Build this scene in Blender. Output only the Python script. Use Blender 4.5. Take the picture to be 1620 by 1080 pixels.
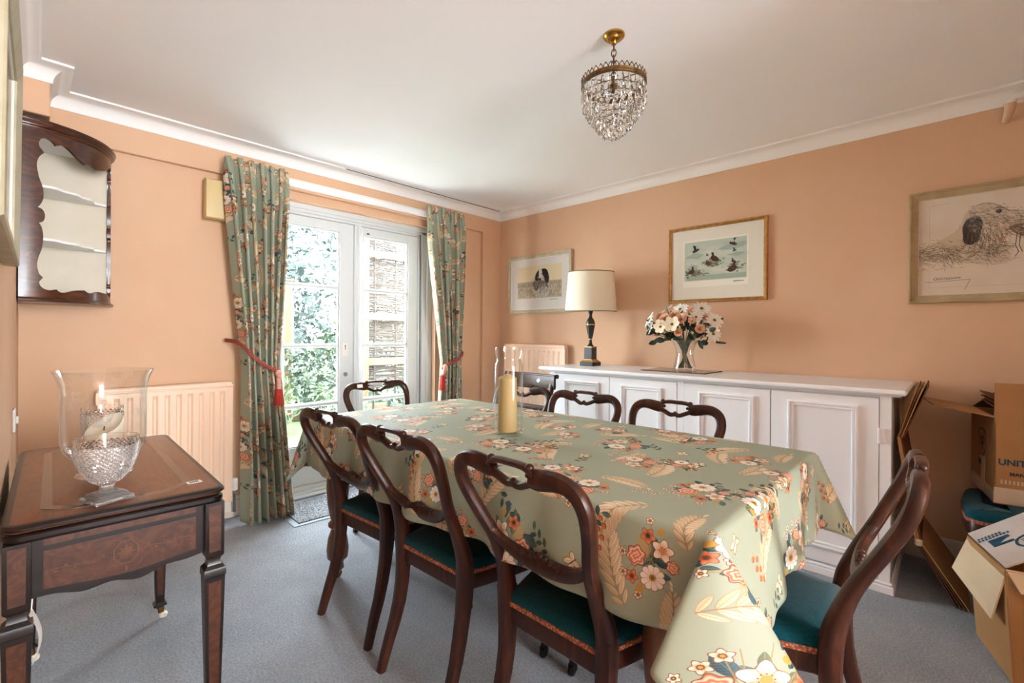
import bpy, math, random
import numpy as np
from mathutils import Vector, Matrix, Euler

PI = math.pi
S = bpy.context.scene
for o in list(bpy.data.objects):
    bpy.data.objects.remove(o, do_unlink=True)
COL = S.collection


def lin(c):
    c = c / 255.0
    return c / 12.92 if c <= 0.04045 else ((c + 0.055) / 1.055) ** 2.4


def rgb(r, g, b):
    return (lin(r), lin(g), lin(b), 1.0)


# ------------------------------------------------------------------ camera
cam = bpy.data.cameras.new('camera')
cam.sensor_fit = 'HORIZONTAL'
cam.sensor_width = 36.0
cam.lens = 36.0 * 736.44 / 1620.0
cam.shift_y = -9.19 / 1620.0
cam.clip_start = 0.02
cam_ob = bpy.data.objects.new('camera', cam)
COL.objects.link(cam_ob)
_y, _p, _r = math.radians(46.478), math.radians(-0.1108), math.radians(0.375)
_f = Vector((math.sin(_y) * math.cos(_p), math.cos(_y) * math.cos(_p), math.sin(_p)))
_rt = Vector((math.cos(_y), -math.sin(_y), 0))
_up = _rt.cross(_f)
_r2 = _rt * math.cos(_r) + _up * math.sin(_r)
_u2 = -_rt * math.sin(_r) + _up * math.cos(_r)
mw = Matrix.Identity(4)
for i in range(3):
    mw[i][0], mw[i][1], mw[i][2] = _r2[i], _u2[i], -_f[i]
mw[0][3], mw[1][3], mw[2][3] = 0.0, 0.0, 1.15
cam_ob.matrix_world = mw
S.camera = cam_ob

# ------------------------------------------------------------------ sky, light, exposure
SKY = 17.0
REAR_FILL = 80.0
W = bpy.data.worlds.new('overcast_sky')
S.world = W
W.use_nodes = True
wn = W.node_tree.nodes
bg = wn['Background']
bg.inputs['Color'].default_value = (0.86, 0.93, 1.0, 1)
bg.inputs['Strength'].default_value = SKY


def area(name, loc, target, sx, sy, power, col, portal=False):
    l = bpy.data.lights.new(name, 'AREA')
    l.shape = 'RECTANGLE'
    l.size, l.size_y = sx, sy
    l.energy = power
    l.color = col
    if portal:
        l.cycles.is_portal = True
    ob = bpy.data.objects.new(name, l)
    ob.location = loc
    ob.rotation_euler = (Vector(target) - Vector(loc)).to_track_quat('-Z', 'Y').to_euler()
    COL.objects.link(ob)
    return ob


area('garden_door_daylight', (1.76, 3.47, 1.03), (1.76, 0, 1.03), 1.5, 2.1, 1, (1, 1, 1), portal=True)
# added fill light behind the camera, no such window is known
area('rear_fill_light', (.62, -4.42, 1.4), (.62, 3, 3.6), 1.25, 1.9, REAR_FILL, (0.9, 0.96, 1.0))

S.view_settings.view_transform = 'Standard'
S.view_settings.look = 'None'
S.view_settings.gamma = 1.0
S.view_settings.use_curve_mapping = False
S.view_settings.exposure = 1.12
S.cycles.use_denoising = True
S.cycles.max_bounces = 14
S.cycles.diffuse_bounces = 6
S.cycles.glossy_bounces = 5
S.cycles.transmission_bounces = 10
S.cycles.transparent_max_bounces = 16
S.cycles.sample_clamp_indirect = 6.0


# ------------------------------------------------------------------ mesh helpers
class G:
    """collects vertices and faces of ONE mesh"""

    def __init__(self):
        self.v, self.f, self.uv = [], [], None

    def add(self, vs, fs, m=None):
        n = len(self.v)
        if m is not None:
            vs = [m @ Vector(p) for p in vs]
        self.v += [tuple(p) for p in vs]
        self.f += [tuple(i + n for i in q) for q in fs]
        return self

    def box(self, x0, x1, y0, y1, z0, z1, b=0.0, m=None):
        if b <= 0:
            vs = [(x, y, z) for x in (x0, x1) for y in (y0, y1) for z in (z0, z1)]
            fs = [(0, 1, 3, 2), (4, 6, 7, 5), (0, 4, 5, 1), (2, 3, 7, 6), (0, 2, 6, 4), (1, 5, 7, 3)]
            return self.add(vs, fs, m)
        c = ((x0 + x1) / 2, (y0 + y1) / 2, (z0 + z1) / 2)
        h = ((x1 - x0) / 2, (y1 - y0) / 2, (z1 - z0) / 2)
        b = min(b, h[0] * .95, h[1] * .95, h[2] * .95)
        idx, vs = {}, []
        for sx in (-1, 1):
            for sy in (-1, 1):
                for sz in (-1, 1):
                    for ax in range(3):
                        s = (sx, sy, sz)
                        p = [c[k] + s[k] * (h[k] - (0 if k == ax else b)) for k in range(3)]
                        idx[(sx, sy, sz, ax)] = len(vs)
                        vs.append(p)
        fs = []
        for ax in range(3):
            o1, o2 = [k for k in range(3) if k != ax]
            for s in (-1, 1):
                q = []
                for a, d in ((-1, -1), (1, -1), (1, 1), (-1, 1)):
                    k = [0, 0, 0]
                    k[ax], k[o1], k[o2] = s, a, d
                    q.append(idx[(*k, ax)])
                fs.append(tuple(q))
        for ax in range(3):
            o1, o2 = [k for k in range(3) if k != ax]
            for a in (-1, 1):
                for d in (-1, 1):
                    k0 = [0, 0, 0]
                    k0[ax], k0[o1], k0[o2] = -1, a, d
                    k1 = list(k0)
                    k1[ax] = 1
                    fs.append((idx[(*k0, o1)], idx[(*k1, o1)], idx[(*k1, o2)], idx[(*k0, o2)]))
        for sx in (-1, 1):
            for sy in (-1, 1):
                for sz in (-1, 1):
                    fs.append(tuple(idx[(sx, sy, sz, ax)] for ax in range(3)))
        return self.add(vs, fs, m)

    def loft(self, rings, close=True, caps=(True, True), m=None):
        n = len(rings[0])
        vs = [p for r in rings for p in r]
        fs = []
        for i in range(len(rings) - 1):
            for j in range(n if close else n - 1):
                k = (j + 1) % n
                fs.append((i * n + j, i * n + k, (i + 1) * n + k, (i + 1) * n + j))
        if caps[0]:
            fs.append(tuple(range(n))[::-1])
        if caps[1]:
            fs.append(tuple((len(rings) - 1) * n + j for j in range(n)))
        return self.add(vs, fs, m)

    def lathe(self, prof, n=24, c=(0, 0, 0), caps=(True, True), m=None):
        rings = [[(c[0] + r * math.cos(2 * PI * j / n), c[1] + r * math.sin(2 * PI * j / n), c[2] + z) for j in range(n)] for r, z in prof]
        return self.loft(rings, True, caps, m)

    def sweep(self, pts, ra, rb=None, ref=(0, 0, 1), n=10, p=2.0, closed=False, caps=True, m=None):
        pts = [Vector(q) for q in pts]
        N = len(pts)
        if not hasattr(ra, '__len__'):
            ra = [ra] * N
        rb = ra if rb is None else rb
        if not hasattr(rb, '__len__'):
            rb = [rb] * N
        rings = []
        ref = Vector(ref)
        for i in range(N):
            if closed:
                t = pts[(i + 1) % N] - pts[i - 1]
            else:
                t = pts[min(i + 1, N - 1)] - pts[max(i - 1, 0)]
            t = t.normalized()
            b = ref - t * ref.dot(t)
            if b.length < 1e-4:
                b = Vector((1, 0, 0)) - t * t.x
            b.normalize()
            a = t.cross(b)
            r = []
            for j in range(n):
                th = 2 * PI * (j + .5) / n
                c, s = math.cos(th), math.sin(th)
                k = (abs(c) ** p + abs(s) ** p) ** (-1 / p)
                r.append(tuple(pts[i] + a * (ra[i] * c * k) + b * (rb[i] * s * k)))
            rings.append(r)
        if closed:
            rings.append(rings[0])
        return self.loft(rings, True, (caps and not closed, caps and not closed), m)

    def prism(self, poly, z0, z1, m=None):
        n = len(poly)
        vs = [(x, y, z0) for x, y in poly] + [(x, y, z1) for x, y in poly]
        fs = [tuple(range(n))[::-1], tuple(range(n, 2 * n))] + [(i, (i + 1) % n, n + (i + 1) % n, n + i) for i in range(n)]
        return self.add(vs, fs, m)

    def grid(self, fn, nu, nv, m=None, uv=None):
        vs = [fn(i / nu, j / nv) for i in range(nu + 1) for j in range(nv + 1)]
        fs = [(i * (nv + 1) + j, (i + 1) * (nv + 1) + j, (i + 1) * (nv + 1) + j + 1, i * (nv + 1) + j + 1) for i in range(nu) for j in range(nv)]
        if uv is not None:
            self.uv = (self.uv or []) + [uv(i / nu, j / nv) for i in range(nu + 1) for j in range(nv + 1)]
        return self.add(vs, fs, m)

    def sphere(self, c, r, n=12, k=8, sc=(1, 1, 1)):
        pr = [(max(1e-4, r * math.sin(PI * i / k)), -r * math.cos(PI * i / k)) for i in range(k + 1)]
        rings = [[(c[0] + sc[0] * q * math.cos(2 * PI * j / n), c[1] + sc[1] * q * math.sin(2 * PI * j / n), c[2] + sc[2] * z) for j in range(n)] for q, z in pr]
        return self.loft(rings)

    def mesh(self, name, smooth=True, ang=35):
        me = bpy.data.meshes.new(name)
        me.from_pydata(self.v, [], self.f)
        if self.uv is not None:
            ul = me.uv_layers.new(name='UVMap')
            idx = np.zeros(len(me.loops), dtype=np.int32)
            me.loops.foreach_get('vertex_index', idx)
            ul.data.foreach_set('uv', np.array(self.uv, dtype=np.float32)[idx].ravel())
        import bmesh
        bm = bmesh.new()
        bm.from_mesh(me)
        bmesh.ops.recalc_face_normals(bm, faces=bm.faces)
        bm.to_mesh(me)
        bm.free()
        if smooth:
            me.polygons.foreach_set('use_smooth', [True] * len(me.polygons))
            me.set_sharp_from_angle(angle=math.radians(ang))
        me.update()
        return me


def catmull(pts, k=6, closed=False):
    P = [np.array(p, float) for p in pts]
    n = len(P)
    out = []
    for i in range(n if closed else n - 1):
        p0 = P[(i - 1) % n] if closed or i > 0 else 2 * P[0] - P[1]
        p1, p2 = P[i], P[(i + 1) % n]
        p3 = P[(i + 2) % n] if closed or i + 2 < n else 2 * P[-1] - P[-2]
        for j in range(k):
            t = j / k
            out.append(tuple(.5 * ((2 * p1) + (-p0 + p2) * t + (2 * p0 - 5 * p1 + 4 * p2 - p3) * t * t + (-p0 + 3 * p1 - 3 * p2 + p3) * t ** 3)))
    if not closed:
        out.append(tuple(P[-1]))
    return out


def interp(x, tab):
    xs = [a for a, b in tab]
    ys = [b for a, b in tab]
    return float(np.interp(x, xs, ys))


def obj(name, g, mat, parent=None, smooth=True, kind=None, label=None, ang=35):
    me = g if isinstance(g, bpy.types.Mesh) else g.mesh(name, smooth, ang)
    if mat is not None and not len(me.materials):
        me.materials.append(mat)
    o = bpy.data.objects.new(name, me)
    COL.objects.link(o)
    if parent is not None:
        o.parent = parent
    if kind:
        o['kind'] = kind
    if label:
        o['label'] = label
    return o


def parts(name, g, mat, parent, smooth=True, kind=None, label=None, ang=35):
    """one object for every separate piece collected in g"""
    n = len(g.v)
    p = list(range(n))

    def find(a):
        while p[a] != a:
            p[a] = p[p[a]]
            a = p[a]
        return a
    for f in g.f:
        for k in f[1:]:
            p[find(k)] = find(f[0])
    groups = {}
    for f in g.f:
        groups.setdefault(find(f[0]), []).append(f)
    first = None
    for fs in groups.values():
        ids = sorted({i for f in fs for i in f})
        mp = {a: b for b, a in enumerate(ids)}
        h = G().add([g.v[i] for i in ids], [tuple(mp[i] for i in f) for f in fs])
        o = obj(name, h, mat, parent, smooth, kind, label, ang)
        first = first or o
    return first


def thing(name, label, cat, loc=(0, 0, 0), rz=0.0, group=None):
    o = bpy.data.objects.new(name, None)
    o.empty_display_size = .05
    COL.objects.link(o)
    o.location = loc
    o.rotation_euler = (0, 0, rz)
    o['label'], o['category'] = label, cat
    if group:
        o['group'] = group
    return o


def tag(o, label, cat, group=None):
    o['label'], o['category'] = label, cat
    if group:
        o['group'] = group
    return o


def struct(name, g=None, mat=None, smooth=False, ang=35):
    if g is None:
        o = bpy.data.objects.new(name, None)
        COL.objects.link(o)
    else:
        o = obj(name, g, mat, None, smooth, ang=ang)
    o['kind'] = 'structure'
    return o


def dup(root, loc, rz, label, group=None):
    r = root.copy()
    COL.objects.link(r)
    r.location = loc
    r.rotation_euler = (0, 0, rz)
    r['label'] = label
    if group:
        r['group'] = group
    for ch in list(root.children):
        c = ch.copy()
        COL.objects.link(c)
        c.parent = r
        for gch in ch.children:
            d = gch.copy()
            COL.objects.link(d)
            d.parent = c
    return r


# ------------------------------------------------------------------ materials
def mat(name, col, rough=.5, metal=0.0, spec=.5, coat=0.0, sheen=0.0, trans=0.0, ior=1.45):
    m = bpy.data.materials.new(name)
    m.use_nodes = True
    b = m.node_tree.nodes['Principled BSDF']
    b.inputs['Base Color'].default_value = col
    b.inputs['Roughness'].default_value = rough
    b.inputs['Metallic'].default_value = metal
    b.inputs['Specular IOR Level'].default_value = spec
    b.inputs['Coat Weight'].default_value = coat
    b.inputs['Coat Roughness'].default_value = .12
    b.inputs['Sheen Weight'].default_value = sheen
    b.inputs['Transmission Weight'].default_value = trans
    b.inputs['IOR'].default_value = ior
    return m


def nd(m, t, **kw):
    n = m.node_tree.nodes.new(t)
    for k, v in kw.items():
        setattr(n, k, v)
    return n


def lk(m, a, b):
    m.node_tree.links.new(a, b)


def bsdf(m):
    return m.node_tree.nodes['Principled BSDF']


def noise(m, scale=5, detail=4, rough=.5, vec=(1, 1, 1), dist=0.0, space='Object'):
    tc = nd(m, 'ShaderNodeTexCoord')
    mp = nd(m, 'ShaderNodeMapping')
    mp.inputs['Scale'].default_value = vec
    lk(m, tc.outputs[space], mp.inputs[0])
    n = nd(m, 'ShaderNodeTexNoise')
    n.inputs['Scale'].default_value = scale
    n.inputs['Detail'].default_value = detail
    n.inputs['Roughness'].default_value = rough
    n.inputs['Distortion'].default_value = dist
    lk(m, mp.outputs[0], n.inputs['Vector'])
    return n


def ramp(m, fac, stops):
    r = nd(m, 'ShaderNodeValToRGB')
    el = r.color_ramp.elements
    while len(el) < len(stops):
        el.new(.5)
    for e, (p, c) in zip(el, stops):
        e.position, e.color = p, c
    lk(m, fac, r.inputs[0])
    return r


def bump(m, fac, strength=.2, dist=.01):
    b = nd(m, 'ShaderNodeBump')
    b.inputs['Strength'].default_value = strength
    b.inputs['Distance'].default_value = dist
    lk(m, fac, b.inputs['Height'])
    lk(m, b.outputs[0], bsdf(m).inputs['Normal'])
    return b


def noisy(name, stops, scale, rough=.6, vec=(1, 1, 1), bmp=0.0, bdist=.005, detail=4, dist=0.0, **kw):
    m = mat(name, stops[0][1], rough, **kw)
    n = noise(m, scale, detail, .55, vec, dist)
    r = ramp(m, n.outputs['Fac'], stops)
    lk(m, r.outputs[0], bsdf(m).inputs['Base Color'])
    if bmp:
        bump(m, n.outputs['Fac'], bmp, bdist)
    return m


M = {}
# walls: peach emulsion with faint unevenness
m = mat('peach_emulsion', rgb(206, 167, 134), .62, spec=.3)
n1 = noise(m, 1.6, 5, .6)
r1 = ramp(m, n1.outputs['Fac'], [(.3, rgb(208, 169, 136)), (.7, rgb(215, 178, 148))])
lk(m, r1.outputs[0], bsdf(m).inputs['Base Color'])
n2 = noise(m, 9, 6, .65)
bump(m, n2.outputs['Fac'], .12, .012)
M['wall'] = m
M['ceiling'] = noisy('white_ceiling_paint', [(.3, rgb(246, 248, 250)), (.7, rgb(249, 251, 252))], 2, .8, spec=.2)
M['white'] = mat('white_gloss_paint', rgb(236, 238, 240), .28, spec=.5)
M['cornice'] = mat('white_plaster', rgb(240, 239, 237), .6, spec=.3)
M['upvc'] = mat('white_door_paint', rgb(212, 216, 216), .35)
M['skirting'] = mat('off_white_skirting', rgb(226, 220, 212), .4)
# carpet
m = mat('blue_grey_carpet', rgb(150, 152, 155), .95, spec=.1, sheen=.15)
n1 = noise(m, 3.0, 5, .6)
n2 = noise(m, 120, 4, .75)
mx = nd(m, 'ShaderNodeMath', operation='MULTIPLY_ADD')
mx.inputs[1].default_value = .4
lk(m, n1.outputs['Fac'], mx.inputs[0])
lk(m, n2.outputs['Fac'], mx.inputs[2])
r1 = ramp(m, mx.outputs[0], [(.46, rgb(160, 170, 184)), (.88, rgb(236, 243, 252))])
lk(m, r1.outputs[0], bsdf(m).inputs['Base Color'])
n3 = noise(m, 120, 5, .75)
bump(m, n3.outputs['Fac'], 1.0, .03)
M['carpet'] = m
# woods
M['mahogany'] = noisy('dark_mahogany', [(.25, rgb(32, 15, 10)), (.55, rgb(58, 29, 18)), (.8, rgb(84, 46, 30))], 9, .34, vec=(3, 3, .6), bmp=.05, dist=1.5, coat=.04, spec=.32)
M['mahogany_black'] = noisy('ebonised_wood', [(.3, rgb(16, 9, 8)), (.8, rgb(34, 20, 16))], 12, .3, vec=(1, 1, 4), coat=.12)
M['walnut_top'] = noisy('figured_walnut_top', [(.2, rgb(84, 43, 23)), (.5, rgb(110, 60, 33)), (.8, rgb(130, 76, 44))], 5, .3, vec=(5, 1, 1), bmp=.02, dist=2.5, coat=.22)
M['walnut_dark'] = noisy('walnut_crossbanding', [(.2, rgb(58, 30, 19)), (.8, rgb(80, 45, 28))], 14, .2, vec=(1, 4, 1), dist=2, coat=.5)
M['burr'] = noisy('burr_walnut_veneer', [(.2, rgb(40, 19, 11)), (.5, rgb(68, 36, 20)), (.8, rgb(92, 53, 31))], 16, .34, dist=3.5, coat=.08, detail=6)
M['inlay'] = noisy('satinwood_inlay', [(.3, rgb(78, 46, 26)), (.7, rgb(98, 62, 36))], 40, .35)
M['flame'] = noisy('flame_mahogany_veneer', [(.25, rgb(36, 15, 8)), (.55, rgb(72, 36, 19)), (.8, rgb(104, 58, 32))], 7, .28, vec=(1, 1, 3), dist=3, coat=.15)
M['oak_leg'] = noisy('turned_pale_mahogany', [(.25, rgb(78, 46, 30)), (.7, rgb(116, 76, 52))], 10, .35, vec=(3, 3, .6), dist=1.2, coat=.2)
M['cabinet_cream'] = noisy('cream_painted_interior', [(.35, rgb(200, 192, 172)), (.7, rgb(210, 203, 186))], 4, .55)
# cloth
m = noisy('teal_velvet', [(.3, rgb(0, 48, 58)), (.7, rgb(3, 68, 78))], 60, .8, vec=(1, 4, 4), bmp=.15, bdist=.002, sheen=.1, spec=.1)
M['teal'] = m
m = mat('copper_braid', rgb(178, 108, 76), .7)
v = nd(m, 'ShaderNodeTexVoronoi')
v.inputs['Scale'].default_value = 160
tc = nd(m, 'ShaderNodeTexCoord')
lk(m, tc.outputs['Object'], v.inputs['Vector'])
r1 = ramp(m, v.outputs['Distance'], [(.1, rgb(206, 140, 104)), (.6, rgb(128, 66, 44))])
lk(m, r1.outputs[0], bsdf(m).inputs['Base Color'])
bump(m, v.outputs['Distance'], .5, .004)
M['braid'] = m
M['red_cord'] = noisy('rust_red_cord', [(.3, rgb(120, 44, 34)), (.7, rgb(170, 82, 66))], 120, .7, bmp=.4)
M['red_tassel'] = noisy('red_tassel_thread', [(.3, rgb(150, 32, 26)), (.7, rgb(192, 62, 48))], 90, .75, vec=(6, 6, .4), bmp=.5)
M['pink_cord'] = noisy('salmon_cord_knot', [(.3, rgb(196, 128, 110)), (.7, rgb(222, 168, 146))], 120, .7, bmp=.4)
# metals
M['brass'] = mat('polished_brass', rgb(190, 148, 74), .22, metal=1.0)
M['bronze'] = noisy('aged_brass', [(.3, rgb(88, 66, 40)), (.7, rgb(130, 100, 62))], 60, .38, metal=1.0)
M['gold'] = noisy('gilt', [(.3, rgb(176, 132, 78)), (.7, rgb(208, 168, 110))], 40, .38, metal=.85)
M['black'] = mat('black_lacquer', rgb(26, 28, 32), .3, coat=.3)
M['iron'] = mat('black_castor_iron', rgb(26, 25, 25), .45, metal=.6)
M['china'] = mat('white_china', rgb(226, 214, 196), .25)
M['steel'] = mat('brushed_steel', rgb(150, 150, 150), .35, metal=1.0)
M['slot'] = mat('dark_bolt', rgb(66, 58, 52), .5)
M['plastic_beige'] = mat('aged_beige_plastic', rgb(206, 184, 132), .45)
M['plastic_white'] = mat('white_plastic', rgb(228, 226, 220), .4)
M['radiator'] = mat('cream_radiator_enamel', rgb(238, 206, 178), .35)
M['copper_pipe'] = mat('painted_pipe', rgb(226, 210, 194), .45)
M['seal'] = mat('grey_door_seal', rgb(112, 120, 126), .5)
# candles, shade
M['candle_cream'] = mat('cream_wax', rgb(172, 148, 96), .5)
bsdf(M['candle_cream']).inputs['Subsurface Weight'].default_value = .15
bsdf(M['candle_cream']).inputs['Subsurface Radius'].default_value = (.02, .012, .006)
M['candle_white'] = mat('white_wax', rgb(236, 228, 208), .45)
m = noisy('cream_shade_fabric', [(.3, rgb(226, 220, 198)), (.7, rgb(234, 228, 208))], 200, .8)
M['shade'] = m
M['shade_trim'] = mat('brown_braid', rgb(104, 82, 54), .7)
M['slate'] = mat('polished_slate_mat', rgb(88, 76, 74), .15)
M['wick'] = mat('burnt_wick', rgb(40, 34, 30), .9)


def glassy(name, tint=(1, 1, 1), ior=1.5, rough=.0, boost=1.0, power=5.0):
    """thin clear glass: the pane lets light straight through and mirrors by Fresnel"""
    m = bpy.data.materials.new(name)
    m.use_nodes = True
    nt = m.node_tree
    nt.nodes.clear()
    out = nt.nodes.new('ShaderNodeOutputMaterial')
    mix = nt.nodes.new('ShaderNodeMixShader')
    tr = nt.nodes.new('ShaderNodeBsdfTransparent')
    tr.inputs[0].default_value = (*tint, 1)
    gl = nt.nodes.new('ShaderNodeBsdfGlossy')
    gl.inputs['Roughness'].default_value = rough
    lw = nt.nodes.new('ShaderNodeLayerWeight')
    pw = nt.nodes.new('ShaderNodeMath')
    pw.operation = 'POWER'
    pw.inputs[1].default_value = power
    nt.links.new(lw.outputs['Facing'], pw.inputs[0])
    mu = nt.nodes.new('ShaderNodeMath')
    mu.operation = 'MULTIPLY_ADD'
    mu.use_clamp = True
    f0 = ((ior - 1) / (ior + 1)) ** 2
    mu.inputs[1].default_value = boost * (1 - f0)
    mu.inputs[2].default_value = f0
    nt.links.new(pw.outputs[0], mu.inputs[0])
    nt.links.new(mu.outputs[0], mix.inputs[0])
    nt.links.new(tr.outputs[0], mix.inputs[1])
    nt.links.new(gl.outputs[0], mix.inputs[2])
    nt.links.new(mix.outputs[0], out.inputs[0])
    return m


M['pane'] = glassy('window_glass', (.97, .985, .98))
M['picture_glass'] = glassy('picture_glass', (.985, .985, .98), 1.45)
M['clear'] = glassy('clear_vase_glass', (.985, .99, .988), 1.5, boost=.75, power=3.0)
M['crystal'] = mat('cut_crystal', (1, 1, 1, 1), .0, trans=1.0, ior=1.52)
M['cut'] = mat('diamond_cut_crystal', (1, 1, 1, 1), .02, trans=.86, ior=1.5)
# card
m = noisy('corrugated_cardboard', [(.3, rgb(168, 124, 82)), (.7, rgb(186, 142, 98))], 3, .85, spec=.15)
w = nd(m, 'ShaderNodeTexWave')
w.inputs['Scale'].default_value = 40
w.inputs['Distortion'].default_value = .6
tc = nd(m, 'ShaderNodeTexCoord')
lk(m, tc.outputs['Object'], w.inputs['Vector'])
bump(m, w.outputs['Fac'], .06, .003)
M['card'] = m
M['card_pale'] = noisy('pale_cardboard_inside', [(.3, rgb(206, 182, 148)), (.7, rgb(220, 198, 166))], 4, .85, spec=.15)
M['card_grey'] = noisy('whitish_cardboard', [(.3, rgb(186, 174, 164)), (.7, rgb(204, 193, 184))], 5, .8, spec=.2)
M['card_dark'] = noisy('dark_brown_cardboard', [(.3, rgb(92, 60, 40)), (.7, rgb(118, 80, 54))], 3, .85, spec=.1)
M['tape'] = mat('clear_packing_tape', rgb(212, 190, 164), .2, coat=.4)
M['ink'] = mat('navy_print', rgb(30, 70, 92), .6)
M['ink_dark'] = mat('dark_print', rgb(40, 42, 50), .7)
M['paper'] = mat('white_paper', rgb(232, 230, 226), .7)
# garden
M['lawn'] = noisy('lawn_grass', [(.3, rgb(66, 84, 54)), (.7, rgb(88, 108, 72))], 40, .9, spec=.1)
M['leaf_dark'] = noisy('dark_green_leaves', [(.3, rgb(26, 40, 30)), (.7, rgb(58, 76, 56))], 6, .55)
M['leaf_mid'] = noisy('mid_green_leaves', [(.3, rgb(50, 64, 38)), (.7, rgb(84, 98, 62))], 6, .55)
M['leaf_pale'] = noisy('pale_green_leaves', [(.3, rgb(70, 82, 62)), (.7, rgb(104, 116, 92))], 6, .55)
M['leaf_haze'] = noisy('haze_tinted_leaves', [(.3, rgb(40, 50, 48)), (.7, rgb(66, 78, 74))], 4, .6)  # bluish haze of the distance put into the leaf colour
M['wattle'] = noisy('woven_hazel', [(.3, rgb(30, 26, 23)), (.7, rgb(70, 62, 55))], 30, .85, vec=(1, 1, 6))
M['timber'] = noisy('pale_sawn_timber', [(.3, rgb(78, 64, 42)), (.7, rgb(98, 82, 56))], 8, .75, vec=(6, 6, .6))
M['paving'] = noisy('pale_stone_paving', [(.3, rgb(196, 194, 188)), (.7, rgb(214, 212, 206))], 8, .9)
# doormat
m = mat('speckled_mat', rgb(80, 84, 92), .95)
n1 = noise(m, 150, 2, .6)
r1 = ramp(m, n1.outputs['Fac'], [(.42, rgb(44, 48, 56)), (.56, rgb(150, 152, 156))])
lk(m, r1.outputs[0], bsdf(m).inputs['Base Color'])
bump(m, n1.outputs['Fac'], .5, .01)
M['mat'] = m
M['rubber'] = mat('grey_rubber', rgb(140, 148, 158), .6)


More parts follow.
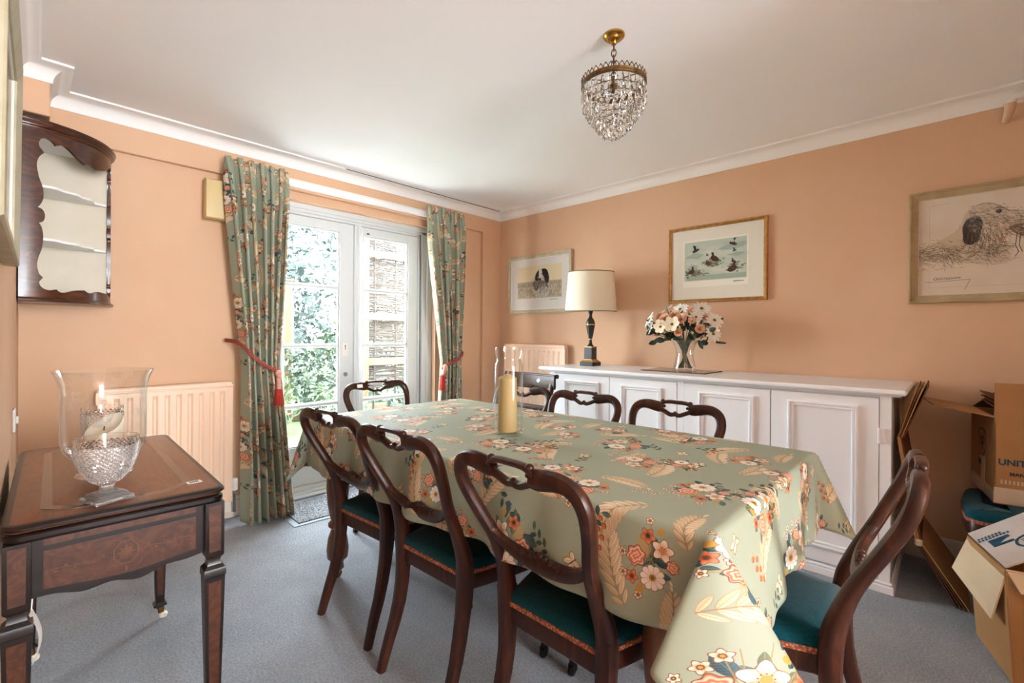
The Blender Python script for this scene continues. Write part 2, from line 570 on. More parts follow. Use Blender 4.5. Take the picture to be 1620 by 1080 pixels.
# ------------------------------------------------------------------ printed cloth and pictures, drawn here in numpy
class Canvas:
    def __init__(self, w, h, col, wrap=False):
        self.w, self.h, self.wrap = w, h, wrap
        self.a = np.empty((h, w, 3), np.float32)
        self.a[:] = np.array(col, np.float32) / 255.0

    def _blend(self, xs, ys, mask, col):
        """mask (len(ys),len(xs)) 0..1; col (3,) or array"""
        c = np.asarray(col, np.float32) / 255.0
        if self.wrap:
            ix = np.ix_(ys % self.h, xs % self.w)
        else:
            kx = (xs >= 0) & (xs < self.w)
            ky = (ys >= 0) & (ys < self.h)
            if not kx.any() or not ky.any():
                return
            mask = mask[ky][:, kx]
            if c.ndim == 3:
                c = c[ky][:, kx]
            ix = np.ix_(ys[ky], xs[kx])
        mk = mask[..., None]
        self.a[ix] = self.a[ix] * (1 - mk) + c * mk

    def field(self, cx, cy, R, fn):
        xs = np.arange(int(cx - R - 1), int(cx + R + 2))
        ys = np.arange(int(cy - R - 1), int(cy + R + 2))
        X, Y = np.meshgrid(xs - cx, ys - cy)
        mk, col = fn(X, Y)
        self._blend(xs, ys, np.clip(mk, 0, 1).astype(np.float32), col)

    def polar(self, cx, cy, R, rf, cf, rot=0.0):
        def fn(X, Y):
            r = np.hypot(X, Y)
            th = np.arctan2(Y, X) - rot
            rr = rf(th) * R
            return rr - r + .5, cf(r / np.maximum(rr, 1e-3), th)
        self.field(cx, cy, R * 1.35, fn)

    def lens(self, x0, y0, x1, y1, w, col, vein=None, edge=None, pw=.8):
        L = math.hypot(x1 - x0, y1 - y0)
        ux, uy = (x1 - x0) / L, (y1 - y0) / L
        cx, cy = (x0 + x1) / 2, (y0 + y1) / 2

        def fn(X, Y):
            u = (X * ux + Y * uy) / L + .5
            v = -X * uy + Y * ux
            hw = w * np.sin(PI * np.clip(u, 0, 1)) ** pw
            mk = hw - np.abs(v) + .5
            mk = np.where((u < 0) | (u > 1), 0, mk)
            C = np.empty(X.shape + (3,), np.float32)
            C[:] = col
            sh = (v / max(w, 1))[..., None]
            C += sh * 14
            if edge is not None:
                e = np.clip(1.6 - (hw - np.abs(v)), 0, 1)[..., None]
                C = C * (1 - e) + np.array(edge, np.float32) * e
            if vein is not None:
                e = np.clip(1.3 - np.abs(v), 0, 1)[..., None]
                e = np.maximum(e, .7 * np.clip(1.0 - np.abs(((u * 9 - np.abs(v) / max(w, 1)) % 1) - .5) * L / 9, 0, 1)[..., None])
                C = C * (1 - e) + np.array(vein, np.float32) * e
            return mk, C
        self.field(cx, cy, L / 2 + w, fn)

    def line(self, pts, wd, col, al=1.0):
        n = len(pts)
        for i in range(n - 1):
            (x0, y0), (x1, y1) = pts[i][:2], pts[i + 1][:2]
            w = wd[i] if hasattr(wd, '__len__') else wd
            xs = np.arange(int(min(x0, x1) - w - 2), int(max(x0, x1) + w + 3))
            ys = np.arange(int(min(y0, y1) - w - 2), int(max(y0, y1) + w + 3))
            X, Y = np.meshgrid(xs, ys)
            dx, dy = x1 - x0, y1 - y0
            t = np.clip(((X - x0) * dx + (Y - y0) * dy) / max(dx * dx + dy * dy, 1e-6), 0, 1)
            d = np.hypot(X - x0 - t * dx, Y - y0 - t * dy)
            self._blend(xs, ys, (np.clip(w / 2 - d + .5, 0, 1) * al).astype(np.float32), col)

    def poly(self, pts, col, al=1.0, soft=0.0):
        if len(pts) > 4:
            pts = catmull(pts, 5, True)
        px = np.array([p[0] for p in pts], float)
        py = np.array([p[1] for p in pts], float)
        xs = np.arange(int(px.min()) - 1, int(px.max()) + 2)
        ys = np.arange(int(py.min()) - 1, int(py.max()) + 2)
        X, Y = np.meshgrid(xs + .01, ys + .013)
        ins = np.zeros(X.shape, bool)
        n = len(px)
        for i in range(n):
            x0, y0, x1, y1 = px[i], py[i], px[(i + 1) % n], py[(i + 1) % n]
            if y0 == y1:
                continue
            c = ((y0 > Y) != (y1 > Y)) & (X < (x1 - x0) * (Y - y0) / (y1 - y0) + x0)
            ins ^= c
        mk = ins.astype(np.float32)
        k = int(soft)
        for _ in range(k):
            mp = np.pad(mk, 1, mode='edge')
            mk = (mp[1:-1, :-2] + mp[1:-1, 2:] + mp[:-2, 1:-1] + mp[2:, 1:-1] + mk) / 5
        self._blend(xs, ys, mk * al, col)

    def ell(self, cx, cy, rx, ry, col, al=1.0, soft=1.0, rot=0.0):
        R = max(rx, ry) + soft + 1
        c, s = math.cos(rot), math.sin(rot)

        def fn(X, Y):
            u, v = X * c + Y * s, -X * s + Y * c
            d = (1 - np.hypot(u / rx, v / ry)) * min(rx, ry)
            return np.clip(d / soft + .5, 0, 1) * al, col
        self.field(cx, cy, R, fn)

    def image(self, name):
        im = bpy.data.images.new(name, self.w, self.h)
        px = np.ones((self.h, self.w, 4), np.float32)
        px[..., :3] = np.clip(self.a[::-1], 0, 1)
        im.pixels.foreach_set(px.ravel())
        im.update()
        im.pack()
        return im


def art_mat(name, im, rough=.7, space='UV', scale=1.0, weave=False):
    m = mat(name, (1, 1, 1, 1), rough, spec=.2)
    t = nd(m, 'ShaderNodeTexImage')
    t.image = im
    tc = nd(m, 'ShaderNodeTexCoord')
    mp = nd(m, 'ShaderNodeMapping')
    mp.inputs['Scale'].default_value = (scale, scale, scale)
    lk(m, tc.outputs[space], mp.inputs[0])
    lk(m, mp.outputs[0], t.inputs['Vector'])
    lk(m, t.outputs['Color'], bsdf(m).inputs['Base Color'])
    return m


R0 = random.Random(11)
TILE = .74
NP = 1480
K = NP / TILE          # pixels per metre
FL = Canvas(NP, NP, (156, 165, 144), wrap=True)
CREAM, TAN, BROWN = (232, 214, 184), (196, 160, 112), (140, 108, 74)
TEAL, TEAL2, OLIVE = (48, 72, 68), (76, 98, 90), (148, 132, 78)


def frond(x, y, ang, L, n=9, bend=.5):
    """a big cream feather leaf: curved rib with paired leaflets"""
    px, py, a = x, y, ang
    st = L / n
    for i in range(n):
        f = i / n
        ll = L * .34 * (math.sin(PI * (.18 + .8 * f)) ** .8)
        for s in (-1, 1):
            b = a + s * (.75 - .25 * f)
            FL.lens(px, py, px + ll * math.cos(b), py + ll * math.sin(b), ll * .15, (230, 211, 178) if s > 0 else (216, 192, 154), (176, 142, 102), (150, 118, 82), .7)
        nx, ny = px + st * math.cos(a), py + st * math.sin(a)
        FL.line([(px, py), (nx, ny)], 3.2, (158, 122, 82))
        px, py = nx, ny
        a += bend / n
    FL.lens(px - 4 * math.cos(a), py - 4 * math.sin(a), px + L * .16 * math.cos(a), py + L * .16 * math.sin(a), L * .03, CREAM, None, (150, 118, 82))


def daisy(x, y, R, n=11, rot=0.):
    FL.polar(x, y, R + 3, lambda t: .80 + .2 * np.abs(np.cos(n * t / 2)) ** .6, lambda q, t: np.array((126, 104, 84)) + 0 * q[..., None], rot)

    def cf(q, t):
        c = np.empty(q.shape + (3,))
        c[:] = (240, 230, 216)
        g = np.clip(.62 - q, 0, 1)[..., None] * 1.2
        c = c * (1 - g) + np.array((206, 178, 140)) * g
        e = (np.abs(np.cos(n * t / 2)) < .16)[..., None] * .7
        return c * (1 - e) + np.array((164, 138, 110)) * e
    FL.polar(x, y, R, lambda t: .78 + .22 * np.abs(np.cos(n * t / 2)) ** .6, cf, rot)
    FL.ell(x, y, R * .27, R * .27, (150, 112, 44), 1, 2)
    FL.ell(x, y, R * .22, R * .22, (206, 162, 66), 1, 2)
    for k in range(14):
        FL.ell(x + R * .17 * math.cos(k * 2.4) * (k / 14) ** .5, y + R * .17 * math.sin(k * 2.4) * (k / 14) ** .5, 2.4, 2.4, (120, 84, 36))


def anemone(x, y, R, base=(240, 226, 206), deep=(214, 150, 116), n=5, rot=0., heart=(190, 144, 60)):
    FL.polar(x, y, R + 3, lambda t: .84 + .16 * np.cos(n * t), lambda q, t: np.array((128, 84, 62)) + 0 * q[..., None], rot)

    def cf(q, t):
        g = np.clip(1.15 - q * 1.25 + .25 * np.cos(n * t + PI), 0, 1)[..., None]
        c = np.array(base) * (1 - g) + np.array(deep) * g
        e = (np.abs(np.sin(n * t / 2 + PI / 2)) < .1)[..., None] * .6
        return c * (1 - e) + np.array((140, 90, 66)) * e
    FL.polar(x, y, R, lambda t: .82 + .18 * np.cos(n * t), cf, rot)
    FL.ell(x, y, R * .24, R * .22, heart, 1, 2)
    for k in range(9):
        a = k * .7
        FL.ell(x + R * .3 * math.cos(a), y + R * .3 * math.sin(a), 2.2, 2.2, (104, 66, 40))


def rose(x, y, R, rot=0.):
    FL.polar(x, y, R + 3, lambda t: .9 + .1 * np.cos(6 * t), lambda q, t: np.array((126, 72, 52)) + 0 * q[..., None], rot)

    def cf(q, t):
        k = .5 + .5 * np.sin(q * 13 + 1.6 * np.cos(2 * t) + t)
        c = np.array((236, 196, 168)) * k[..., None] + np.array((196, 104, 70)) * (1 - k[..., None])
        return c
    FL.polar(x, y, R, lambda t: .88 + .12 * np.cos(6 * t), cf, rot)


def leaf(x, y, a, L, col=TEAL):
    FL.lens(x, y, x + L * math.cos(a), y + L * math.sin(a), L * .24, col, tuple(min(255, c + 44) for c in col), tuple(max(0, c - 22) for c in col))


def sprig(x, y, a, L, n=6, kind='leaf'):
    px, py = x, y
    for i in range(n):
        nx, ny = px + L / n * math.cos(a), py + L / n * math.sin(a)
        FL.line([(px, py), (nx, ny)], 2.6, OLIVE if kind != 'blossom' else (150, 124, 88))
        px, py = nx, ny
        s = 1 if i % 2 else -1
        if kind == 'leaf':
            leaf(px, py, a + s * .9, L * .3, R0.choice((TEAL, TEAL2, TEAL)))
        elif kind == 'blossom':
            anemone(px + s * L * .12 * math.sin(a), py - s * L * .12 * math.cos(a), L * .095, (238, 226, 208), (222, 188, 160), 5, R0.random() * 6)
        else:
            FL.ell(px + s * L * .1 * math.sin(a), py - s * L * .1 * math.cos(a), L * .085, L * .085, (128, 58, 34), 1, 1.5)
            FL.ell(px + s * L * .1 * math.sin(a) - 2, py - s * L * .1 * math.cos(a) - 2, L * .07, L * .07, (208, 112, 66), 1, 2)
        a += R0.uniform(-.25, .25)


def butterfly(x, y, R, a):
    for s in (-1, 1):
        for d, l in ((.55, 1.0), (1.9, .8)):
            b = a + s * d
            FL.lens(x, y, x + R * l * math.cos(b), y + R * l * math.sin(b), R * .3 * l, (150, 112, 52), None, None, .6)
            FL.lens(x, y, x + R * l * .9 * math.cos(b), y + R * l * .9 * math.sin(b), R * .22 * l, (238, 224, 200), (186, 140, 90), None, .6)
    FL.line([(x - R * .3 * math.cos(a), y - R * .3 * math.sin(a)), (x + R * .4 * math.cos(a), y + R * .4 * math.sin(a))], 5, (92, 66, 48))


def posy(x, y, s=1.0, ro=0.0, fl=1):
    def P(dx, dy):
        dx *= fl
        return x + s * (dx * math.cos(ro) - dy * math.sin(ro)), y + s * (dx * math.sin(ro) + dy * math.cos(ro))
    for k in range(24):
        a = R0.uniform(0, 2 * PI)
        r = R0.uniform(50, 150)
        px, py = P(r * math.cos(a), r * math.sin(a) * .8)
        leaf(px, py, a * fl + ro + R0.uniform(-.7, .7), R0.uniform(44, 84) * s, R0.choice((TEAL, TEAL, TEAL2, (96, 108, 74), (58, 84, 92))))
    for k in range(9):
        a = R0.uniform(0, 2 * PI)
        FL.line([P(0, 0), P(105 * math.cos(a), 80 * math.sin(a)), P(190 * math.cos(a + .2), 150 * math.sin(a + .2))], 3, OLIVE)
        if k % 2:
            anemone(*P(190 * math.cos(a + .2), 150 * math.sin(a + .2)), 20 * s, (234, 214, 190), (206, 140, 108), 5, R0.random() * 6)
    for k in range(3):
        FL.ell(*P(R0.gauss(20, 30), R0.gauss(56, 20)), R0.uniform(34, 60) * s, R0.uniform(16, 30) * s, (186, 154, 104), .75, 8, R0.uniform(-.6, .6))
    daisy(*P(-82, -30), R0.uniform(58, 70) * s, R0.choice((10, 11, 12)), R0.random())
    rose(*P(-22, 76), R0.uniform(44, 54) * s, R0.random() * 3)
    anemone(*P(66, -38), R0.uniform(52, 60) * s, rot=R0.random() * 3)
    anemone(*P(98, 50), R0.uniform(34, 42) * s, (214, 132, 88), (160, 66, 38), 5, R0.random() * 3, (70, 40, 30))
    anemone(*P(-124, 62), R0.uniform(28, 36) * s, (212, 126, 84), (164, 72, 44), 5, R0.random() * 3, (90, 60, 30))
    rose(*P(14, -104), R0.uniform(30, 36) * s, R0.random() * 3)
    FL.ell(*P(-156, 10), 24 * s, 17 * s, (190, 148, 66), 1, 3, R0.random())
    FL.ell(*P(150, -6), 20 * s, 14 * s, (190, 148, 66), 1, 3, R0.random())


for x, y, a, L, b in ((110, 470, -.9, 330, .7), (560, 330, -1.9, 300, -.8), (960, 300, .5, 330, .7), (1400, 560, 2.0, 320, -.8), (700, 800, 2.9, 300, .7), (250, 1080, .1, 330, -.6), (800, 1290, -.7, 330, .8), (1300, 1300, -2.3, 330, -.7), (40, 900, 1.3, 280, .6), (1180, 620, 1.4, 270, .5), (640, 1440, .4, 270, -.6), (1090, 60, -.3, 260, .6)):
    frond(x, y, a, L, 9, b)
for x, y, a, L, k in ((420, 60, .6, 170, 'leaf'), (620, 480, -.4, 170, 'blossom'), (1100, 470, 2.5, 180, 'leaf'), (1440, 420, 1.4, 150, 'berry'), (500, 640, 1.0, 190, 'blossom'), (200, 640, -.5, 150, 'leaf'), (1040, 1000, 1.1, 170, 'leaf'), (560, 1250, -1.3, 170, 'blossom'), (960, 1120, .2, 150, 'berry'), (120, 1230, 1.9, 160, 'blossom'), (1240, 130, 2.2, 170, 'blossom'), (700, 990, 3.0, 150, 'leaf'), (60, 330, 1.2, 150, 'berry'), (860, 880, -1.0, 160, 'leaf'), (400, 1380, 2.6, 150, 'leaf'), (1430, 1120, 1.0, 160, 'blossom')):
    sprig(x, y, a, L, 6, k)
for x, y, s, ro, f in ((290, 200, .95, .2, 1), (830, 590, 1.1, -.3, 1), (1290, 900, 1.0, .6, -1), (470, 900, .9, -.5, -1), (1180, 280, .8, 1.4, 1), (180, 1410, .95, 2.4, 1), (1010, 1390, .85, 3.4, -1), (10, 660, .8, 1.0, 1), (780, 140, .7, -1.0, -1), (620, 1130, .65, 2.0, 1)):
    posy(x, y, s, ro, f)
for x, y, a in ((620, 150, .5), (1390, 240, 2.2), (880, 1010, 4.0), (350, 560, 1.0), (700, 1180, 2.6)):
    butterfly(x, y, 58, a)
FL.a *= np.array((.92, .915, .92), np.float32)
IM_FLORAL = FL.image('floral_chintz')
M['chintz'] = art_mat('floral_chintz_cotton', IM_FLORAL, .58, 'UV', 1 / TILE)
bsdf(M['chintz']).inputs['Specular IOR Level'].default_value = .35

R1 = random.Random(5)


def hair(cv, x, y, a, L, w, col, al=.8, curl=.5):
    pts = [(x, y)]
    for i in range(4):
        x += L / 4 * math.cos(a)
        y += L / 4 * math.sin(a)
        a += curl / 4
        pts.append((x, y))
    cv.line(pts, w, col, al)


def scribble(cv, x, y, w, h, col):
    pts = []
    for i in range(34):
        t = i / 33
        pts.append((x + w * t + 5 * math.sin(i * 2.1), y + h * math.sin(i * 1.7) * (1 - .5 * t)))
    cv.line(pts, 1.6, col, .8)


# 1) spaniel holding a bird, etching (sepia sky, hatched grass)
A1 = Canvas(640, 470, (226, 222, 216))
A1.poly([(74, 66), (566, 66), (566, 366), (74, 366)], (226, 210, 176), 1)
A1.poly([(74, 240), (566, 226), (566, 366), (74, 366)], (188, 174, 152), .8)
A1.poly([(74, 214), (300, 208), (300, 252), (74, 262)], (158, 146, 128), .7, 2)
A1.poly([(300, 208), (566, 214), (566, 246), (300, 252)], (158, 146, 128), .7, 2)
for k in range(900):
    x, y = R1.uniform(80, 560), R1.uniform(246, 362)
    hair(A1, x, y, -PI / 2 + R1.uniform(-.7, .7), R1.uniform(10, 24), 1.4, R1.choice(((64, 58, 52), (98, 88, 76), (226, 214, 190))), .7)
A1.poly([(262, 190), (300, 120), (352, 104), (400, 120), (432, 190), (436, 300), (404, 356), (300, 356), (256, 300)], (196, 188, 176), 1, 2)
A1.poly([(330, 120), (372, 100), (410, 118), (430, 180), (424, 232), (390, 226), (372, 170)], (38, 34, 32), 1, 2)
A1.poly([(300, 124), (322, 108), (326, 150), (306, 200), (282, 214), (278, 170)], (44, 40, 38), 1, 2)
A1.poly([(318, 110), (346, 104), (356, 150), (344, 200), (312, 206), (318, 150)], (222, 216, 206), 1, 2)
A1.ell(322, 196, 22, 14, (40, 34, 32), 1, 3)
A1.ell(346, 148, 5, 5, (24, 20, 20))
A1.ell(312, 150, 4, 5, (24, 20, 20))
A1.poly([(256, 216), (320, 204), (392, 220), (430, 276), (396, 262), (340, 266), (290, 300), (262, 270)], (118, 106, 92), 1, 2)
for k in range(520):
    x, y = R1.gauss(345, 46), R1.gauss(260, 44)
    hair(A1, x, y, R1.uniform(.4, 2.6), R1.uniform(8, 22), 1.4, R1.choice(((50, 44, 40), (90, 80, 70), (230, 224, 212))), .7)
scribble(A1, 440, 384, 90, 5, (110, 104, 98))
IM1 = A1.image('spaniel_etching')

# 2) grouse among heather rocks, watercolour
A2 = Canvas(680, 500, (228, 224, 210))
A2.poly([(96, 84), (572, 84), (572, 410), (96, 410)], (238, 236, 224), 1)
A2.poly([(106, 94), (562, 94), (562, 366), (106, 366)], (186, 198, 184), 1)
for k in range(60):
    A2.ell(R1.uniform(150, 520), R1.uniform(120, 340), R1.uniform(20, 70), R1.uniform(8, 26), R1.choice(((206, 214, 198), (168, 184, 172), (214, 214, 192), (196, 208, 202))), .4, 14)
for pts in ([(112, 200), (180, 168), (262, 186), (210, 214)], [(360, 160), (440, 138), (552, 126), (540, 156), (440, 172)], [(130, 280), (160, 248), (214, 262), (200, 286)], [(420, 206), (500, 190), (552, 200), (500, 220)], [(128, 330), (560, 330), (556, 362), (128, 362)]):
    A2.poly(pts, (150, 168, 156), .7, 3)
for cx, cy, rx, ry in ((180, 300, 58, 16), (330, 246, 70, 20), (476, 290, 60, 26), (200, 322, 70, 12), (330, 262, 60, 12)):
    for k in range(46):
        A2.ell(cx + R1.gauss(0, rx * .5), cy + R1.gauss(0, ry * .5), R1.uniform(5, 13), R1.uniform(3, 8), R1.choice(((104, 106, 84), (140, 140, 110), (84, 80, 70), (170, 170, 134))), .7, 3)


def grouse(x, y, s, fl=1, fly=False):
    c, d = (74, 48, 38), (48, 34, 30)
    if fly:
        A2.ell(x, y, 26 * s, 11 * s, c, 1, 2, -.3 * fl)
        A2.poly([(x - 6 * s, y), (x - 22 * fl * s, y - 44 * s), (x + 2 * fl * s, y - 40 * s), (x + 14 * s, y)], d, 1, 1)
        A2.poly([(x + 4 * s, y), (x + 26 * fl * s, y - 20 * s), (x + 30 * fl * s, y - 6 * s)], c, 1, 1)
        A2.ell(x + 25 * fl * s, y - 8 * s, 8 * s, 7 * s, d, 1, 2)
    else:
        A2.ell(x, y, 30 * s, 18 * s, c, 1, 2, .35 * fl)
        A2.poly([(x - 26 * fl * s, y + 2 * s), (x - 16 * fl * s, y - 34 * s), (x - 4 * fl * s, y - 30 * s), (x + 6 * fl * s, y)], c, 1, 1)
        A2.ell(x - 14 * fl * s, y - 36 * s, 9 * s, 8 * s, d, 1, 2)
        A2.poly([(x + 18 * fl * s, y), (x + 44 * fl * s, y + 8 * s), (x + 20 * fl * s, y + 14 * s)], d, 1, 1)
        for k in range(12):
            hair(A2, x + R1.gauss(0, 14 * s), y + R1.gauss(0, 7 * s), .4, 9 * s, 1.3, (124, 90, 70), .7)


grouse(334, 222, 1.0, 1)
grouse(286, 254, .6, 1)
grouse(462, 300, 1.1, -1)
grouse(470, 252, .5, 1)
grouse(160, 300, .8, -1)
grouse(190, 156, .9, 1, True)
grouse(470, 136, .9, -1, True)
grouse(476, 182, .45, 1, True)
grouse(280, 196, .35, 1, True)
scribble(A2, 470, 384, 70, 5, (70, 66, 60))
IM2 = A2.image('grouse_watercolour')

# 3) setter carrying a bird, large drypoint
A3 = Canvas(760, 560, (214, 200, 180))
for k in range(26):
    A3.ell(R1.uniform(60, 700), R1.uniform(40, 500), R1.uniform(30, 90), R1.uniform(20, 50), R1.choice(((220, 207, 188), (206, 190, 168))), .35, 20)
BODY = [(330, 210), (356, 152), (412, 122), (470, 118), (520, 136), (560, 160), (640, 172), (694, 190), (688, 222), (640, 246), (560, 262), (530, 306), (566, 350), (560, 392), (480, 400), (380, 388), (270, 372), (150, 344), (70, 322), (190, 282), (280, 246)]
A3.poly(BODY, (186, 166, 140), .62, 10)
_o = catmull(BODY[:12], 5)
A3.line(_o[8:], 2.2, (96, 80, 66), .7)
A3.line([(x + 3, y + 6) for x, y in _o[14:40]], 1.6, (120, 102, 84), .6)
for k in range(950):
    t = R1.random()
    x = 90 + 460 * t + R1.gauss(0, 14)
    y = 334 - 70 * t + R1.gauss(0, 26) + 58 * t
    hair(A3, x, y, R1.uniform(-.3, .9) + .4 * math.sin(x * .03), R1.uniform(14, 44), 1.5, R1.choice(((92, 76, 62), (128, 108, 88), (222, 208, 186), (66, 54, 46))), .6, R1.uniform(-.8, .8))
A3.poly([(346, 262), (344, 214), (370, 180), (416, 172), (440, 196), (434, 240), (420, 284), (388, 300), (352, 292)], (40, 34, 32), .95, 3)
for k in range(140):
    hair(A3, R1.gauss(392, 24), R1.gauss(236, 30), 1.6 + R1.gauss(0, .3), R1.uniform(14, 34), 1.5, R1.choice(((24, 20, 20), (66, 56, 50), (120, 104, 90))), .7, R1.uniform(-.4, .4))
for k in range(900):
    x = R1.uniform(370, 670)
    y = 150 + (x - 400) * .16 + R1.gauss(34, 30)
    hair(A3, x, y, R1.uniform(-.1, .8), R1.uniform(8, 26), 1.4, R1.choice(((70, 58, 48), (104, 88, 72), (132, 112, 92), (226, 212, 190))), .6, R1.uniform(-.5, .5))
for k in range(260):
    hair(A3, R1.gauss(470, 40), R1.gauss(268, 34), 1.5 + R1.gauss(0, .4), R1.uniform(12, 34), 1.5, R1.choice(((60, 50, 42), (100, 84, 70), (222, 208, 186))), .6, R1.uniform(-.6, .6))
A3.ell(514, 160, 14, 9, (62, 48, 40), .9, 4)
A3.ell(516, 160, 8, 7, (20, 18, 18), 1, 2)
A3.ell(513, 157, 2, 2, (240, 236, 226))
A3.line([(492, 148), (512, 142), (538, 150)], 4, (60, 50, 44), .8)
A3.poly([(664, 178), (700, 184), (702, 206), (676, 210)], (30, 26, 26), 1, 2)
A3.line([(700, 214), (640, 226), (590, 236), (548, 250)], 3.5, (58, 46, 40), .9)
A3.poly([(560, 236), (620, 226), (690, 222), (740, 250), (716, 290), (640, 286), (590, 268)], (110, 92, 76), .8, 4)
for k in range(160):
    hair(A3, R1.gauss(640, 44), R1.gauss(254, 16), R1.uniform(.1, 1.2), R1.uniform(10, 26), 1.5, R1.choice(((44, 36, 32), (86, 70, 58), (206, 190, 166))), .7)
for dx in (0, 16):
    A3.line([(596 + dx, 270), (590 + dx, 320), (604 + dx, 350)], 3.5, (56, 44, 40), .9)
A3.line([(604, 350), (588, 370)], 3, (56, 44, 40), .9)
A3.ell(524, 288, 10, 8, (170, 104, 60), .8, 4)
B3 = Canvas(580, 495, (214, 200, 180))
_X, _Y = np.meshgrid(np.arange(580), np.arange(495))
_u = np.clip(((_X - 290) / .72 + 514).astype(int), 2, 757)
_v = np.clip(((_Y - 58) / 1.05 + 118).astype(int), 2, 557)
B3.a = A3.a[_v, _u].copy()
B3.line([(46, 40), (46, 452)], 1.4, (176, 160, 136), .8)
B3.line([(46, 452), (560, 452)], 1.4, (176, 160, 136), .8)
B3.line([(52, 36), (120, 34)], 1.6, (150, 134, 112), .7)
scribble(B3, 62, 408, 100, 8, (74, 62, 54))
B3.line([(30, 424), (196, 418), (176, 466)], 1.6, (74, 62, 54), .8)
IM3 = B3.image('setter_drypoint')

# 4) small faded print on the left wall
A4 = Canvas(360, 300, (206, 204, 184))
A4.poly([(60, 50), (300, 50), (300, 240), (60, 240)], (190, 192, 172), 1)
for k in range(120):
    A4.ell(R1.uniform(70, 290), R1.uniform(60, 230), R1.uniform(8, 30), R1.uniform(6, 18), R1.choice(((176, 182, 158), (198, 198, 176), (160, 166, 142))), .4, 8)
IM4 = A4.image('faded_landscape_print')


# ------------------------------------------------------------------ the room
CEIL = 2.34


def XL(y):
    return -.012 - .018 * (3.25 - y)


struct('floor', G().box(-.4, 3.45, -4.7, 3.47, -.1, 0), M['carpet'])
struct('ceiling', G().box(-.4, 3.45, -4.7, 3.47, CEIL, CEIL + .1), M['ceiling'])
struct('wall_right', G().box(3.25, 3.45, -2.3, 3.47, 0, CEIL), M['wall'])
g = G()
g.prism([(XL(3.47), 3.47), (-.4, 3.47), (-.4, -4.7), (XL(-4.7), -4.7)], 0, CEIL)
struct('wall_left', g, M['wall'])
# back wall: recessed lower face, door opening, upper band and corner pier standing 3 cm proud
g = G()
g.box(-.1, 1.03, 3.28, 3.46, 0, CEIL)
g.box(2.48, 3.3, 3.28, 3.46, 0, CEIL)
g.box(1.03, 2.48, 3.28, 3.46, 2.066, CEIL)
g.box(-.1, 3.3, 3.25, 3.28, 2.122, CEIL, .004)
g.box(3.015, 3.3, 3.25, 3.28, 0, 2.13, .004)
struct('wall_back', g, M['wall'])
g = G()
g.box(-.4, 1.6, -4.7, -4.55, 0, .35)  # added end wall, opened for the fill light
g.box(-.4, 1.6, -4.7, -4.55, 2.3, CEIL)
g.box(-.4, -.05, -4.7, -4.55, .35, 2.3)
g.box(1.3, 1.6, -4.7, -4.55, .35, 2.3)
g.box(1.5, 1.6, -4.6, -.75, 0, CEIL)
g.box(1.5, 3.3, -.85, -.75, 0, CEIL)  # added partition, keeps the fill light off the right wall's near end
struct('wall_rear_added', g, M['wall'])
g = G()
for x0, x1, z0, z1 in ((-.05, 1.3, .35, .41), (-.05, 1.3, 2.24, 2.3), (-.05, .01, .41, 2.24), (1.24, 1.3, .41, 2.24)):
    g.box(x0, x1, -4.64, -4.58, z0, z1, .005)
struct('fill_light_frame', g, M['upvc'])  # added unseen frame round the opening of the fill light
# boxing in the corner above the wall cabinet
struct('trim_1', G().box(-.04, .085, 2.947, 3.26, 2.115, CEIL, .004), M['wall'])


def offset_path(path, d):
    out = []
    n = len(path)
    nor = []
    for i in range(n - 1):
        dx, dy = path[i + 1][0] - path[i][0], path[i + 1][1] - path[i][1]
        L = math.hypot(dx, dy)
        nor.append((dy / L, -dx / L))
    for i in range(n):
        if i == 0:
            a = b = nor[0]
        elif i == n - 1:
            a = b = nor[-1]
        else:
            a, b = nor[i - 1], nor[i]
        k = 1 + a[0] * b[0] + a[1] * b[1]
        out.append((path[i][0] + d * (a[0] + b[0]) / k, path[i][1] + d * (a[1] + b[1]) / k))
    return out


path = [(XL(-4.5), -4.5), (XL(2.947), 2.947), (.085, 2.947), (.085, 3.25), (3.25, 3.25), (3.25, -.75)]
prof = [(0.0, 2.262), (.006, 2.262), (.008, 2.268)]
for i in range(8):
    a = PI / 2 * i / 7
    prof.append((.008 + .055 * (1 - math.cos(a)), 2.268 + .058 * math.sin(a)))
prof += [(.068, 2.328), (.074, 2.330), (.074, 2.345), (0, 2.345)]
rings = []
for d, z in prof:
    rings.append([(x, y, z) for x, y in offset_path(path, d)])
g = G()
g.loft(rings, close=False, caps=(False, False))
struct('trim_2', g, M['cornice'], smooth=True)

struct('trim_3', G().box(1.6, 3.16, 3.1745, 3.1775, 2.3305, 2.336), M['slot'])


g = G()
g.box(3.232, 3.25, -.75, 3.25, 0, .1, .002)
g.box(3.238, 3.25, -.75, 3.25, .1, .128, .004)
struct('baseboard_right', g, M['skirting'])
g = G()
g.box(-.02, .98, 3.262, 3.28, 0, .1, .002)
g.box(-.02, .98, 3.268, 3.28, .1, .125, .004)
g.box(2.5, 3.25, 3.262, 3.28, 0, .1, .002)
g.box(2.5, 3.25, 3.268, 3.28, .1, .125, .004)
struct('baseboard_back', g, M['skirting'])
g = G()
rot = Matrix.Translation((XL(0), 0, 0)) @ Matrix.Rotation(-math.atan(.018), 4, 'Z')
g.box(0, .016, -4.5, 3.2, 0, .12, .003, m=rot)
struct('baseboard_left', g, M['skirting'])

# ------------------------------------------------------------------ french doors
door = struct('door_1')
door.location = (1.76, 3.36, 0)
DX, DY = 1.76, 3.36


def dbox(g, x0, x1, y0, y1, z0, z1, b=.003):
    g.box(x0 - DX, x1 - DX, y0 - DY, y1 - DY, z0, z1, b)


